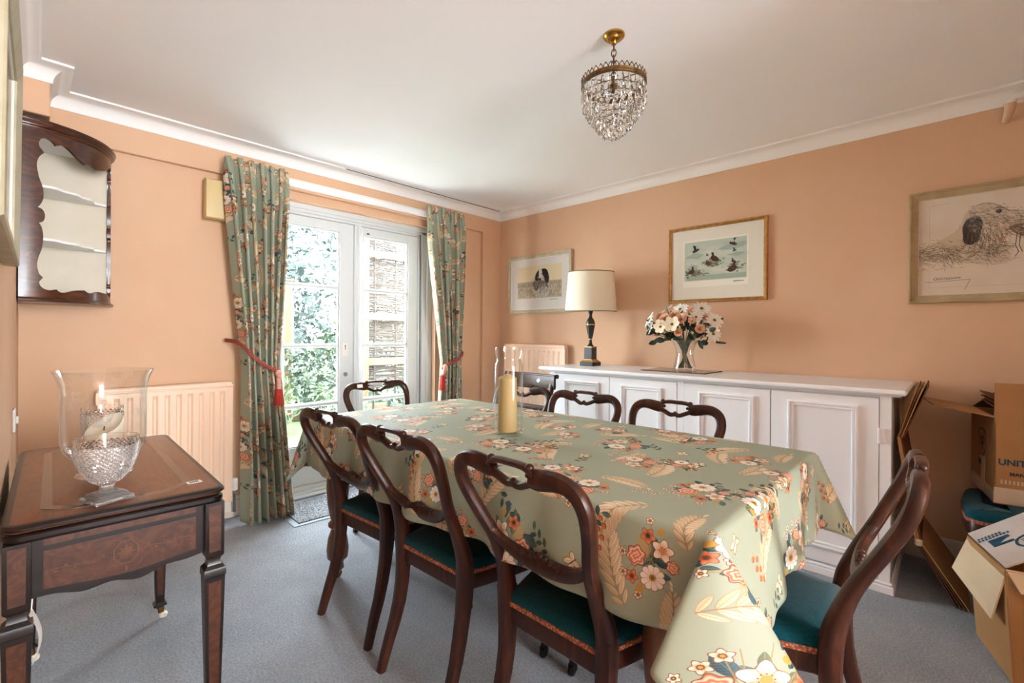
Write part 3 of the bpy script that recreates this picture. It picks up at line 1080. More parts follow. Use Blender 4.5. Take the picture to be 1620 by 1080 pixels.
g = G()
dbox(g, 1.03, 2.48, 3.33, 3.44, 2.03, 2.066)
dbox(g, 1.03, 2.48, 3.345, 3.44, 2.008, 2.04)
dbox(g, 1.03, 2.48, 3.36, 3.44, 1.99, 2.02)
for s in (0, 1):
    a, b, c, d = (1.03, 1.075, 1.11, 1.135) if s == 0 else (2.48, 2.43, 2.385, 2.355)
    dbox(g, min(a, b), max(a, b), 3.33, 3.44, 0, 2.066)
    dbox(g, min(a, c), max(a, c), 3.345, 3.44, 0, 2.066)
    dbox(g, min(a, d), max(a, d), 3.36, 3.44, 0, 2.066)
dbox(g, 1.03, 2.48, 3.3, 3.46, 0, .035)
dbox(g, 1.03, 2.48, 3.34, 3.46, .03, .06)
obj('door_frame', g, M['upvc'], door)
g = G()
dbox(g, 1.03, 2.48, 3.272, 3.31, 0, .022, .008)
obj('threshold', g, M['upvc'], door)
g = G()
dbox(g, 1.762, 1.824, 3.345, 3.375, .06, 1.99, .006)
dbox(g, 1.782, 1.806, 3.336, 3.35, .06, 1.985, .005)
obj('meeting_stile', g, M['upvc'], door)
g = G()
dbox(g, 2.37, 2.378, 3.352, 3.362, .06, 1.99, .001)
dbox(g, 1.828, 1.834, 3.366, 3.38, .06, 1.99, .001)
parts('draught_seal', g, M['seal'], door)


def door_leaf(x0, x1, gx0, gx1):
    g = G()
    dbox(g, x0, gx0, 3.37, 3.415, .062, 1.988)
    dbox(g, gx1, x1, 3.37, 3.415, .062, 1.988)
    dbox(g, gx0, gx1, 3.37, 3.415, 1.922, 1.988)
    dbox(g, gx0, gx1, 3.37, 3.415, .062, .34)
    lf = obj('door_leaf', g, M['upvc'], door)
    zz = [.34, .63, 1.06, 1.495, 1.922]
    for z in zz[1:4]:
        g = G()
        dbox(g, gx0 - .004, gx1 + .004, 3.374, 3.411, z - .016, z + .016, .008)
        obj('glazing_bar', g, M['upvc'], lf)
    for z0, z1 in zip(zz[:-1], zz[1:]):
        g = G()
        dbox(g, gx0 - .003, gx1 + .003, 3.391, 3.394, z0 + .004, z1 - .004, 0)
        obj('pane', g, M['pane'], lf, smooth=False)
    g = G()
    for a in (gx0, gx1):
        s = 1 if a == gx0 else -1
        dbox(g, min(a, a + s * .012), max(a, a + s * .012), 3.376, 3.39, .34, 1.922, .004)
    dbox(g, gx0, gx1, 3.376, 3.39, 1.91, 1.922, .004)
    dbox(g, gx0, gx1, 3.376, 3.39, .34, .352, .004)
    parts('glazing_bead', g, M['upvc'], lf)
    return lf


L1 = door_leaf(1.137, 1.768, 1.245, 1.652)
L2 = door_leaf(1.80, 2.354, 1.848, 2.258)
g = G()
dbox(g, 1.675, 1.722, 3.362, 3.372, .98, 1.085, .003)
lp = obj('lock_plate', g, M['plastic_white'], L1, label='white lock plate')
g = G()
dbox(g, 1.694, 1.699, 3.36, 3.364, 1.03, 1.055, .001)
g.sphere((1.6965 - DX, 3.361 - DY, 1.058), .005, 8, 6)
obj('keyhole', g, M['slot'], L1)
g = G()
g.lathe([(.016, 0), (.016, .004), (.011, .008), (.011, .016), (.002, .018)], 16, m=Matrix.Translation((1.703 - DX, 3.37 - DY, .84)) @ Matrix.Rotation(PI / 2, 4, 'X'))
obj('knob', g, M['steel'], L1)
g = G()
dbox(g, 1.806, 1.814, 3.362, 3.372, 1.80, 1.965, .002)
obj('bolt', g, M['slot'], L2)
g = G()
g.sphere((1.885 - DX, 3.367 - DY, 1.94), .014, 12, 6, (1, .4, .45))
obj('vent_plug', g, M['slot'], L2)
g = G()
dbox(g, 2.352, 2.368, 3.352, 3.37, 1.10, 1.19, .003)
obj('hinge', g, M['plastic_white'], L2)
g = G()
dbox(g, 1.118, 1.136, 3.352, 3.37, .92, 1.02, .003)
obj('hinge', g, M['plastic_white'], L1)

# curtain rail along the upper band
rail = thing('curtain_rail', 'white curtain rail running above the french doors', 'curtain rail', (1.75, 3.22, 2.2))
g = G()
g.box(-.86, .92, -.012, .03, -.062, -.028, .003)
obj('fascia', g, M['white'], rail)
g = G()
g.box(-.86, .92, .0, .012, -.028, -.012, .002)
obj('track', g, M['plastic_white'], rail)
# ceiling pipe elbow at the far right
pe = thing('pipe_elbow', 'white pipe elbow sticking out of the cornice above the setter picture', 'pipe', (3.2, -.185, 2.28))
g = G()
g.sweep(catmull([(0, -.17, .0), (0, -.06, .002), (0, -.02, .001), (0, -.004, -.016), (0, 0, -.045)], 5), .019, n=12, ref=(1, 0, 0))
obj('elbow', g, M['plastic_white'], pe)
g = G()
g.sweep([(0, 0, -.028), (0, 0.001, -.05), (.004, .006, -.075), (.03, .014, -.1)], [.022, .02, .017, .014], n=12, ref=(1, 0, 0))
obj('stub', g, M['wall'], pe, label='peach painted pipe stub')
# switch on the left wall
Y_ = 2.62
sw = thing('light_switch', 'white light switch on the left wall above the card table', 'switch', (XL(Y_), Y_, .81), -math.atan(.018))
g = G()
g.box(0, .008, -.043, .043, -.043, .043, .003)
obj('plate', g, M['plastic_white'], sw)
g = G()
g.box(.008, .016, -.012, .012, -.014, .014, .002)
obj('rocker', g, M['plastic_white'], sw)

# ------------------------------------------------------------------ garden
struct('garden_lawn', G().box(-3, 12, 5.0, 16, -.2, -.1), M['lawn'])
struct('garden_path', G().box(-3, 12, 3.46, 5.05, -.2, -.095), M['paving'])
g = G()
g.box(0, 6.5, 6.75, 6.85, -.1, .02, .01)
struct('trim_4', g, M['timber'])


def foliage(cx, cy, cz, rx, ry, rz, n, size, seed):
    r = np.random.RandomState(seed)
    g = G()
    for i in range(n):
        u = r.normal(size=3)
        u /= np.linalg.norm(u)
        k = r.uniform(.55, 1.0) ** .5 * (1 + .18 * math.sin(5 * u[0] + 3 * u[2] + seed))
        p = Vector((cx + u[0] * rx * k, cy + u[1] * ry * k, max(cz + u[2] * rz * k, -.08)))
        d = Vector(r.normal(size=3)).normalized()
        e = d.cross(Vector(r.normal(size=3))).normalized()
        s = size * r.uniform(.6, 1.4)
        g.add([p - d * s, p + e * s * .35, p + d * s, p - e * s * .35], [(0, 1, 2, 3)])
    return g


SH = [(1.7, 6.0, .25, .6, .45, .55, 1300, .06, 'leaf_mid', 'low mid green bush left of the timber post'),
      (3.05, 6.5, .45, .65, .45, .75, 1700, .055, 'leaf_dark', 'dark green bush behind the low one'),
      (3.5, 4.75, .25, .5, .3, .5, 1300, .05, 'leaf_dark', 'dark leafy bush under the woven fence'),
      (2.6, 5.1, .1, .38, .3, .4, 900, .045, 'leaf_pale', 'pale green bush at the foot of the timber post'),
      (4.3, 7.6, .6, 1.0, .6, 1.1, 1600, .07, 'leaf_mid', 'tall green bush at the end of the lawn'),
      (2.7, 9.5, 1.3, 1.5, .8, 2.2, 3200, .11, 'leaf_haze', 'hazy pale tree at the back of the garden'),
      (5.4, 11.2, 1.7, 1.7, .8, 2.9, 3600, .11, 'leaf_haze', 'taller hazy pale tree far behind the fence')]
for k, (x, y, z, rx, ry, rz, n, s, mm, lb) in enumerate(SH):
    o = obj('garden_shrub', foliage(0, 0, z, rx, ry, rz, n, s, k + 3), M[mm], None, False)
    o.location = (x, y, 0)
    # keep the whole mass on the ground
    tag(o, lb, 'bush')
# woven hazel fence with posts and rails
fe = thing('garden_fence', 'woven hazel fence with pale timber post and rails outside the right door', 'fence', (3.5, 5.3, -.1))
g = G()
rr = random.Random(3)
for i in range(104):
    z = .56 + i * .0195
    x0 = -.62 + rr.uniform(-.03, .03)
    pts = [(x0 + j * .155, .02 * math.sin(j * PI + (i % 2) * PI) + rr.uniform(-.006, .006), z + rr.uniform(-.012, .012)) for j in range(13)]
    g.sweep(pts, rr.uniform(.009, .0135), n=5, ref=(0, 1, 0))
o = obj('wattle_panel', g, M['wattle'], fe, kind='stuff')
for x in (-.45, -.14, .17, .48, .79, 1.1):
    g = G()
    g.sweep([(x, 0, .0), (x + .01, 0, 1.3), (x, 0, 2.6)], .016, n=6, ref=(0, 1, 0))
    obj('stake', g, M['wattle'], fe)
g = G()
g.box(-.69, -.585, -.13, -.03, 0, 2.75, .004)
obj('post', g, M['timber'], fe)
for z0 in (1.42, .86, 2.2):
    g = G()
    g.box(-.58, 1.3, -.09, -.05, z0, z0 + .09, .004)
    obj('fence_rail', g, M['timber'], fe)
ar = thing('garden_arch', 'white metal arch trellis standing in the garden behind the left door', 'trellis', (2.45, 7.6, -.1))
for yy in (0, .45):
    g = G()
    pts = [(-.5, yy, 0), (-.5, yy, 1.75)] + [(-.5 * math.cos(a), yy, 1.75 + .5 * math.sin(a)) for a in [PI * i / 12 for i in range(1, 12)]] + [(.5, yy, 1.75), (.5, yy, 0)]
    g.sweep(pts, .014, n=6, ref=(0, 1, 0))
    obj('hoop', g, M['upvc'], ar)
for k in range(7):
    z = .3 + .28 * k
    g = G()
    for x in (-.5, .5):
        g.sweep([(x, 0, z), (x, .45, z)], .008, n=5)
    parts('rung', g, M['upvc'], ar)
gp = thing('garden_post', 'square pale timber post rising from the bushes behind the left door', 'post', (2.62, 7.0, -.1))
g = G()
g.box(-.07, .07, -.07, .07, 0, 2.0, .006)
obj('shaft', g, M['timber'], gp)
g = G()
g.box(-.08, .08, -.08, .08, 2.0, 2.03, .006)
obj('post_cap', g, M['timber'], gp)


# ------------------------------------------------------------------ dining table under its cloth
TX, TY, TZ = 1.4, 1.28, .757
TA, TB = .455, .93
tb = thing('dining_table', 'long dining table with turned legs hidden under the floral cloth', 'table', (TX, TY, 0))
g = G()
g.box(-TA + .012, TA - .012, -TB + .012, TB - .012, .722, .752, .008)
obj('tabletop', g, M['mahogany'], tb)
g = G()
for x in (-.36, .36):
    g.box(x - .012, x + .012, -.82, .82, .63, .722)
for y in (-.82, .82):
    g.box(-.36, .36, y - .012, y + .012, .63, .722)
obj('table_frame', g, M['mahogany'], tb)
lp = [(.03, 0.05), (.026, .07), (.03, .085), (.046, .1), (.05, .14), (.044, .19), (.034, .22), (.028, .235), (.043, .25), (.043, .262), (.03, .275), (.037, .30), (.047, .36), (.052, .43), (.05, .48), (.036, .515), (.03, .525), (.046, .54), (.046, .555), (.034, .57), (.038, .6), (.042, .62), (.042, .63)]
for x in (-.372, .372):
    for y in (-.80, .82):
        g = G()
        g.lathe(lp, 20, (x, y, 0))
        g.box(x - .045, x + .045, y - .045, y + .045, .63, .722, .006)
        lg = obj('leg', g, M['oak_leg'], tb)
        g = G()
        g.lathe([(.013, -.006), (.02, -.005), (.022, 0), (.02, .005), (.013, .006)], 14, m=Matrix.Translation((x, y, .022)) @ Matrix.Rotation(PI / 2, 4, 'X'))
        g.lathe([(.012, .03), (.024, .045), (.03, .052)], 12, (x, y, 0))
        obj('castor', g, M['bronze'], lg)


def cloth():
    r = .014
    dl, dr, dn, df = .225, .25, .262, .25
    K4 = {(-1, -1): .45, (1, -1): .6, (-1, 1): .42, (1, 1): .7}

    def side(t, B, k, amp):
        w = max(0.0, 1 - (abs(t) / B) ** 6)
        return w * amp * (.45 + .3 * math.sin(t * 9.1 + k) + .25 * math.sin(t * 17.3 + 2.2 * k) + .2 * math.sin(t * 31 + k * .7))

    def drop(p):
        if p < r * PI / 2:
            return r * math.sin(p / r), r * (1 - math.cos(p / r))
        return r, r + p - r * PI / 2

    def f(s, t):
        p, q = abs(s) - TA, abs(t) - TB
        sx, sy = (1 if s > 0 else -1), (1 if t > 0 else -1)
        if p <= 0 and q <= 0:
            z = .0014 * math.sin(7 * s + 3 * t) + .0012 * math.sin(13 * t - 9 * s)
            d = abs((t + .02) + .32 * (s + .1)) - 0
            if -.44 < s < .05:
                z += .011 * math.exp(-(d / .012) ** 2) * math.sin(PI * (s + .44) / .49)
            e = min(-p, -q)
            return s, t, z * min(1, e / .05)
        if q <= 0:
            o, z = drop(p)
            fl = side(t, TB, 1.0 * sx + 2, .05) * min(1, p / .2) ** 1.2
            return sx * (TA + o + fl + .015 * p), t + .02 * p * math.sin(9 * t), -z
        if p <= 0:
            o, z = drop(q)
            fl = side(s, TA, 3.3 * sy, .045) * min(1, q / .25) ** 1.2
            return s, sy * (TB + o + fl + .02 * q), -z
        rho = math.hypot(p, q)
        ph = math.atan2(q, p)
        pp = min(ph, PI / 2 - ph)
        o, z = drop(rho)
        k = K4[(sx, sy)]
        h = rho * math.sin(pp) * k
        z = math.sqrt(max(z * z - h * h, 1e-9)) if z > h else z * .3
        mm = rho * math.sin(4 * ph) * (.54 if (sx, sy) == (-1, -1) else .12)
        q2 = .70711
        x = TA + o * math.cos(ph) + h * q2 + mm * q2 + .015 * p
        y = TB + o * math.sin(ph) + h * q2 - mm * q2 + .02 * q
        return sx * x, sy * y, -z
    s0, s1, t0, t1 = -TA - dl, TA + dr, -TB - dn, TB + df
    nu, nv = 118, 206
    vs = np.array
    g = G()

    def fn(u, v):
        s, t = s0 + (s1 - s0) * u, t0 + (t1 - t0) * v
        x, y, z = f(s, t)
        # gentle lift of the hem
        return (x, y, z)
    g.grid(fn, nu, nv, uv=lambda u, v: ((s0 + (s1 - s0) * u) * 1.0 + .31, (t0 + (t1 - t0) * v) + .12))
    return g


me = cloth().mesh('tablecloth', True, 180)
o = obj('tablecloth', me, M['chintz'])
o.location = (TX, TY, TZ)
md = o.modifiers.new('thickness', 'SOLIDIFY')
md.thickness = .0012
md.offset = -1
tag(o, 'sage green floral chintz cloth draped over the long dining table', 'tablecloth')

# ------------------------------------------------------------------ balloon back dining chairs
BX = [(0, -.085), (.08, -.062), (.16, -.034), (.24, -.014), (.32, -.003), (.40, 0), (.46, -.004), (.52, -.02), (.58, -.043), (.65, -.078), (.72, -.112), (.78, -.138), (.87, -.165)]
_bxs = catmull([(a, b, 0) for a, b in BX], 8)


def bx_(v):
    return float(np.interp(v, [p[0] for p in _bxs], [p[1] for p in _bxs]))


def P_(u, v, d=0.0):
    return (bx_(v) + d, u, v)


def scroll(g, u, v, r, d=0.0):
    c = P_(u, v, d)
    g.sphere(c, r, 10, 7, (1.0, 1, .9))


def make_chair(label, group, loc, rz):
    t = thing('dining_chair', label, 'chair', loc, rz, group)
    # rear legs
    for s in (-1, 1):
        g = G()
        vv = [0, .05, .1, .16, .22, .28, .34, .40, .455]
        uu = [.166, .164, .162, .16, .158, .158, .16, .162, .163]
        w = [.013, .0145, .016, .0175, .019, .02, .021, .022, .022]
        d = [.014, .0155, .017, .0185, .02, .021, .023, .025, .025]
        g.sweep([P_(s * a, b) for a, b in zip(uu, vv)], w, d, ref=(1, 0, 0), n=12, p=4)
        obj('leg', g, M['mahogany'], t)
    # balloon back: left and right stiles curl into the crest
    half = [(.163, .44), (.161, .48), (.156, .53), (.154, .575), (.159, .62), (.172, .665), (.187, .71), (.198, .755), (.199, .79), (.188, .818), (.166, .834), (.138, .839), (.108, .836), (.082, .832), (.062, .832)]
    ww = [.024, .024, .022, .0195, .018, .0175, .0175, .018, .0185, .019, .0195, .021, .023, .024, .022]
    g = G()
    for s in (-1, 1):
        pts = catmull([P_(s * a, b) for a, b in half], 4)
        W_ = np.interp(np.linspace(0, 14, len(pts)), range(15), ww)
        D_ = np.interp(np.linspace(0, 14, len(pts)), range(15), [.026, .025, .021, .0185, .0175, .017, .017, .017, .017, .017, .0165, .016, .0155, .015, .014])
        g.sweep(pts, list(W_), list(D_), ref=(1, 0, 0), n=12, p=2.3)
    # the pierced heart in the crest: an upper and a lower strand
    up = catmull([P_(u, v) for u, v in ((-.072, .84), (-.055, .853), (-.03, .857), (0, .857), (.03, .857), (.055, .853), (.072, .84))], 4)
    g.sweep(up, .0085, .013, ref=(1, 0, 0), n=10)
    lo = catmull([P_(u, v) for u, v in ((-.075, .826), (-.05, .815), (-.02, .803), (0, .806), (.02, .803), (.05, .815), (.075, .826))], 4)
    g.sweep(lo, .0095, .013, ref=(1, 0, 0), n=10)
    bk = obj('backrest', g, M['mahogany'], t)
    g = G()
    for s in (-1, 1):
        scroll(g, s * .062, .856, .011)
        scroll(g, s * .072, .836, .012)
        scroll(g, s * .052, .836, .007)
    scroll(g, 0, .812, .008)
    obj('crest_carving', g, M['mahogany'], bk, kind='stuff')
    # the lower curve of the balloon
    g = G()
    pts = catmull([P_(u, v) for u, v in ((-.162, .655), (-.15, .625), (-.115, .598), (-.065, .580), (0, .574), (.065, .580), (.115, .598), (.15, .625), (.162, .655))], 5)
    n = len(pts)
    g.sweep(pts, [.010 + .013 * math.sin(PI * i / (n - 1)) ** 2 for i in range(n)], .0125, ref=(1, 0, 0), n=10, p=2.3)
    cr = obj('cross_rail', g, M['mahogany'], t)
    g = G()
    for k in range(7):
        u = -.045 + .015 * k
        scroll(g, u, .597 + .006 * math.cos(k - 3), .0095 if k != 3 else .011, .004)
    scroll(g, -.06, .592, .008)
    scroll(g, .06, .592, .008)
    obj('rail_carving', g, M['mahogany'], cr, kind='stuff')
    # front legs, turned and tapered
    fl = [(.010, .055), (.012, .1), (.015, .18), (.018, .23), (.021, .27), (.0225, .293), (.016, .301), (.0255, .310), (.0255, .320), (.017, .328), (.024, .340), (.025, .353)]
    for s in (-1, 1):
        g = G()
        g.lathe(fl, 16, (.352, s * .198, 0))
        g.box(.329, .375, s * .198 - .023, s * .198 + .023, .353, .398, .004)
        lg = obj('leg', g, M['mahogany'], t)
        g = G()
        g.lathe([(.012, .035), (.0135, .045), (.0125, .062), (.011, .066)], 12, (.352, s * .198, 0))
        mm = Matrix.Translation((.346, s * .198, .018)) @ Matrix.Rotation(PI / 2, 4, 'X')
        g.lathe([(.006, -.008), (.016, -.007), (.018, -.003), (.018, .003), (.016, .007), (.006, .008)], 14, m=mm)
        g.box(.338, .362, s * .198 - .011, s * .198 - .0085, .015, .04, .001)
        g.box(.338, .362, s * .198 + .0085, s * .198 + .011, .015, .04, .001)
        obj('castor', g, M['iron'], lg)

    def outline(k, x0=-.008, x1=.405, wr=.16, wf=.225, n=7):
        """seat plan, k metres smaller all round"""
        pts = []
        pts.append((x0 + k, wr - k))
        for i in range(n):
            f = i / (n - 1)
            pts.append((x0 + k + (x1 - .05 - x0 - k) * (f * .9 + .1), wr + (wf - wr) * (1 - (1 - f) ** 1.6) - k))
        for i in range(1, 6):
            a = PI / 2 * i / 5
            pts.append((x1 - .05 - k * .3 + (.05 - k * .7) * math.sin(a), wf - .05 + (.05 - k) * math.cos(a)))
        for i in range(1, 5):
            f = i / 5
            pts.append((x1 - k + .012 * math.sin(PI * f), (wf - .05) * (1 - 2 * f)))
        low = [(x, -y) for x, y in pts[:13]][::-1]
        return pts[:13] + pts[13:17] + low

    def ring(k, z):
        return [(x, y, z) for x, y in outline(k)]
    g = G()
    g.loft([ring(0.004, 0.3530), ring(0, 0.3580), ring(0, 0.4030), ring(.003, 0.4080)])
    obj('seat_frame', g, M['mahogany'], t)
    g = G()
    g.loft([ring(-.001, 0.4045), ring(-.0045, 0.4060), ring(-.0045, 0.4170), ring(-.001, 0.4190)])
    obj('seat_braid', g, M['braid'], t)
    g = G()
    g.loft([ring(.0, 0.4080), ring(-.002, 0.4230), ring(.001, 0.4360), ring(.012, 0.4470), ring(.04, 0.4550), ring(.08, 0.4590), ring(.13, 0.4610)])
    obj('seat', g, M['teal'], t, ang=60)
    return t


GC = 'balloon back dining chairs with teal seats'
ch0 = make_chair('dark balloon back chair on the near side of the table, second from the garden doors', GC, (.935, 1.245, 0), math.radians(1.5))
dup(ch0, (.945, 1.715, 0), math.radians(4), 'dark balloon back chair on the near side of the table, nearest the garden doors')
dup(ch0, (.935, .738, 0), math.radians(-1), 'dark balloon back chair on the near side of the table, in the middle foreground')
endch = dup(ch0, (1.50, 2.425, 0), math.radians(-92), 'balloon back chair at the far end of the table in front of the garden doors')
dup(ch0, (1.825, .885, 0), math.radians(180), 'balloon back chair on the far side of the table, before the middle sideboard doors')
dup(ch0, (1.825, 1.365, 0), math.radians(180), 'balloon back chair on the far side of the table, below the table lamp')
dup(ch0, (1.84, 1.80, 0), math.radians(180), 'balloon back chair on the far side of the table, half hidden behind the glass cylinder')
dup(ch0, (1.45, .215, 0), math.radians(94), 'balloon back chair at the near end of the table, seen from the side')
bxch = dup(ch0, (2.86, -.445, 0), math.radians(90), 'teal seated chair holding the upright cardboard carton by the wall')


def rect_moulding(w, h, prof):
    """mitred moulding; prof = [(inset, height)]"""
    rings = []
    for d, z in prof:
        a, b = w / 2 - d, h / 2 - d
        rings.append([(-a, -b, z), (a, -b, z), (a, b, z), (-a, b, z)])
    g = G()
    g.loft(rings, caps=(False, False))
    return g




def sticker(parent, mtx, w=.032, h=.02, name='sticker'):
    g = G()
    g.box(-w / 2, w / 2, -h / 2, h / 2, 0, .0006, 0, mtx)
    s = obj(name, g, M['paper'], parent, False, label='small white lot sticker')
    g = G()
    r = random.Random(4)
    x = -w * .32
    while x < w * .3:
        d = r.uniform(.0012, .0035)
        g.box(x, x + d, -h * .26, h * .3, .0006, .0009, 0, mtx)
        x += d + r.uniform(.001, .002)
    return s, g


# sticker on the crest of the end chair (front face looks at the table)
v_ = .838
a_ = math.atan2(bx_(.85) - bx_(.82), .03)
mt = Matrix.Translation((bx_(v_) + .0165, -.115, v_)) @ Matrix.Rotation(a_, 4, 'Y') @ Matrix.Rotation(PI / 2, 4, 'Z') @ Matrix.Rotation(PI / 2, 4, 'X')
sticker(endch, mt, .034, .02)

# ------------------------------------------------------------------ the older bar back chair by the radiator
bc = thing('side_chair', 'old wooden chair with a scrolled top rail standing between the table and the radiator', 'chair', (2.42, 2.195, 0), math.radians(180))
hw = .205


def bcx(v):
    return interp(v, [(0, -.06), (.2, -.015), (.44, 0), (.6, -.02), (.78, -.065), (.87, -.10)])


for s in (-1, 1):
    g = G()
    g.sweep([(bcx(v), s * hw, v) for v in (0, .1, .2, .32, .44)], [.014, .017, .019, .02, .02], [.016, .018, .02, .021, .021], ref=(1, 0, 0), n=12, p=4)
    obj('leg', g, M['mahogany'], bc)
    g = G()
    g.sweep([(bcx(v), s * hw, v) for v in (.43, .5, .6, .7, .78, .84)], [.02, .019, .018, .018, .018, .018], [.02, .018, .016, .015, .014, .012], ref=(1, 0, 0), n=12, p=4)
    obj('back_post', g, M['mahogany'], bc)
    g = G()
    g.lathe([(.011, 0), (.014, .12), (.02, .3), (.016, .32), (.022, .335), (.021, .37), (.021, .43)], 14, (.39, s * .2, 0))
    obj('leg', g, M['mahogany'], bc)
g = G()
pts = catmull([(bcx(.82) - .03 * (1 - (u / .235) ** 2) + .012, u, .822) for u in (-.235, -.18, -.1, 0, .1, .18, .235)], 4)
g.sweep(pts, .043, .0095, ref=(1, 0, 0), n=16, p=5)
g.sweep([(x - .006, y, .868) for x, y, z in pts], .011, .013, ref=(1, 0, 0), n=10)
tr = obj('top_rail', g, M['mahogany'], bc)
for s in (-1, 1):
    g = G()
    g.lathe([(.015, -.006), (.015, .006)], 14, m=Matrix.Translation((bcx(.868) + .012, s * .238, .866)) @ Matrix.Rotation(PI / 2, 4, 'X'))
    obj('scroll_end', g, M['mahogany'], tr)
mt = Matrix.Translation((bcx(.83) - .006, .075, .83)) @ Matrix.Rotation(PI / 2, 4, 'Z') @ Matrix.Rotation(PI / 2, 4, 'X') @ Matrix.Rotation(.6, 4, 'Z')
sticker(bc, Matrix.Translation((.006, 0, 0)) @ mt, .03, .022)
g = G()
g.sweep([(bcx(.64) - .012, u, .645) for u in (-.2, -.1, 0, .1, .2)], .02, .009, ref=(1, 0, 0), n=12, p=4)
g.sweep([(bcx(.57) - .008, u, .565) for u in (-.2, -.1, 0, .1, .2)], .012, .008, ref=(1, 0, 0), n=12, p=4)
obj('cross_rail', g, M['mahogany'], bc)
g = G()
for u in (-.13, -.065, 0, .065, .13):
    g.box(bcx(.6) - .014, bcx(.6) - .004, u - .012, u + .012, .57, .64, .002)
parts('splat', g, M['mahogany'], bc)
g = G()
g.box(-.01, .41, -.225, .225, .40, .45, .006)
obj('seat_frame', g, M['mahogany'], bc)
g = G()
g.box(.01, .395, -.205, .205, .448, .475, .014)
obj('seat', g, M['teal'], bc)

# ------------------------------------------------------------------ sideboard
SX = 2.675
sb = thing('sideboard', 'long white painted sideboard with four panelled doors against the right wall', 'sideboard', (2.95, 1.18, 0))
ox, oy = 2.95, 1.18


def sbox(g, x0, x1, y0, y1, z0, z1, b=.002):
    g.box(x0 - ox, x1 - ox, y0 - oy, y1 - oy, z0, z1, b)


g = G()
sbox(g, SX + .018, 3.228, .2, 2.152, .02, .893, .003)
sbox(g, SX + .002, SX + .02, .2, .243, .05, .893)
sbox(g, SX + .002, SX + .02, 2.112, 2.152, .05, .893)
sbox(g, SX + .002, SX + .02, 1.147, 1.189, .05, .893)
sbox(g, SX + .008, SX + .02, .2, 2.152, .876, .893)
obj('carcass', g, M['white'], sb)
g = G()
sbox(g, SX - .012, 3.228, .186, 2.166, 0, .035, .003)
sbox(g, SX - .006, 3.228, .19, 2.162, .035, .05, .006)
obj('plinth', g, M['white'], sb)
g = G()
sbox(g, SX - .04, 3.248, .145, 2.235, .893, .918, .008)
sbox(g, SX - .018, 3.246, .165, 2.2, .885, .895, .004)
obj('worktop', g, M['white'], sb)
mo = [(2.110, 1.652, 2.016, 1.73), (1.648, 1.191, 1.562, 1.282), (1.145, .690, 1.06, .765), (.685, .2445, .609, .319)]
for i, (y1, y0, p1, p0) in enumerate(mo):
    g = G()
    sbox(g, SX, SX + .018, y0, y1, .058, .874, .002)
    d = obj('door', g, M['white'], sb)
    w_, h_ = p1 - p0, .703
    g0 = rect_moulding(w_, h_, [(0, -.002), (0, .010), (.004, .013), (.010, .013), (.013, .006), (.017, .006), (.019, .009), (.024, .008), (.027, .004), (.028, -.002)])
    mm = Matrix(((0, 0, -1, SX - ox), (-1, 0, 0, (p0 + p1) / 2 - oy), (0, 1, 0, .4815), (0, 0, 0, 1)))
    g = G().add(g0.v, g0.f, mm)
    obj('panel_moulding', g, M['white'], d)
for z in (.705, .165):
    g = G()
    sbox(g, SX - .005, SX + .004, .222, .241, z - .035, z + .035, .002)
    g.lathe([(.005, -.035), (.005, .035)], 8, (SX - .004 - ox, .2435 - oy, z))
    obj('hinge', g, M['white'], sb)

# ------------------------------------------------------------------ table lamp
WT = .918
lm = thing('table_lamp', 'black and gold urn table lamp with a cream shade on the sideboard', 'lamp', (3.0, 2.02, WT))
g = G()
g.box(-.058, .058, -.058, .058, 0, .026, .002)
LZ = Matrix.Diagonal((1, 1, 1.155, 1))
obj('base', G().add(g.v, g.f, LZ), M['black'], lm)
g = G()
vs = []
for z, h in ((.026, .054), (.040, .040), (.043, .040)):
    vs.append([(-h, -h, z), (h, -h, z), (h, h, z), (-h, h, z)])
g.loft(vs)
h = .0365
g.box(-h, h, -h, h, .121, .127, .001)
parts('gilt_edge', G().add(g.v, g.f, LZ), M['gold'], lm)
g = G()
h = .035
g.box(-h, h, -h, h, .042, .122, .002)
obj('plinth', G().add(g.v, g.f, LZ), M['black'], lm)
g = G()
g.lathe([(.026, .127), (.027, .131), (.017, .140), (.0125, .155), (.012, .168), (.014, .172)], 24)
g.lathe([(.015, .178), (.019, .195), (.028, .235), (.0335, .262), (.0345, .268)], 24)
g.lathe([(.0345, .275), (.034, .285), (.028, .303), (.017, .315), (.011, .325), (.011, .335), (.017, .352), (.019, .36)], 24)
obj('body', G().add(g.v, g.f, LZ), M['black'], lm)
g = G()
g.lathe([(.014, .171), (.017, .173), (.017, .177), (.014, .179)], 24)
g.lathe([(.034, .267), (.037, .269), (.037, .274), (.034, .276)], 24)
parts('gilt_band', G().add(g.v, g.f, LZ), M['gold'], lm)
g = G()
g.lathe([(.007, .41), (.007, .50)], 10)
st = obj('stem', g, M['brass'], lm)
TL = Matrix.Translation((0, 0, .415)) @ Matrix.Rotation(math.radians(2.2), 4, Vector((1, -1, 0)))
g = G()
n = 48
g.loft([[((r) * math.cos(2 * PI * j / n), r * math.sin(2 * PI * j / n), z) for j in range(n)] for r, z in ((.196, 0), (.172, .298), (.170, .298), (.194, 0), (.196, 0))], caps=(False, False), m=TL)
sh = obj('lamp_shade', g, M['shade'], lm)
g = G()
for r, z in ((.1965, .001), (.1725, .297)):
    g.loft([[((r + a) * math.cos(2 * PI * j / n), (r + a) * math.sin(2 * PI * j / n), z + b) for j in range(n)] for a, b in ((-.002, -.002), (.001, -.002), (.001, .004), (-.002, .004), (-.002, -.002))], caps=(False, False), m=TL)
parts('shade_trim', g, M['shade_trim'], sh)

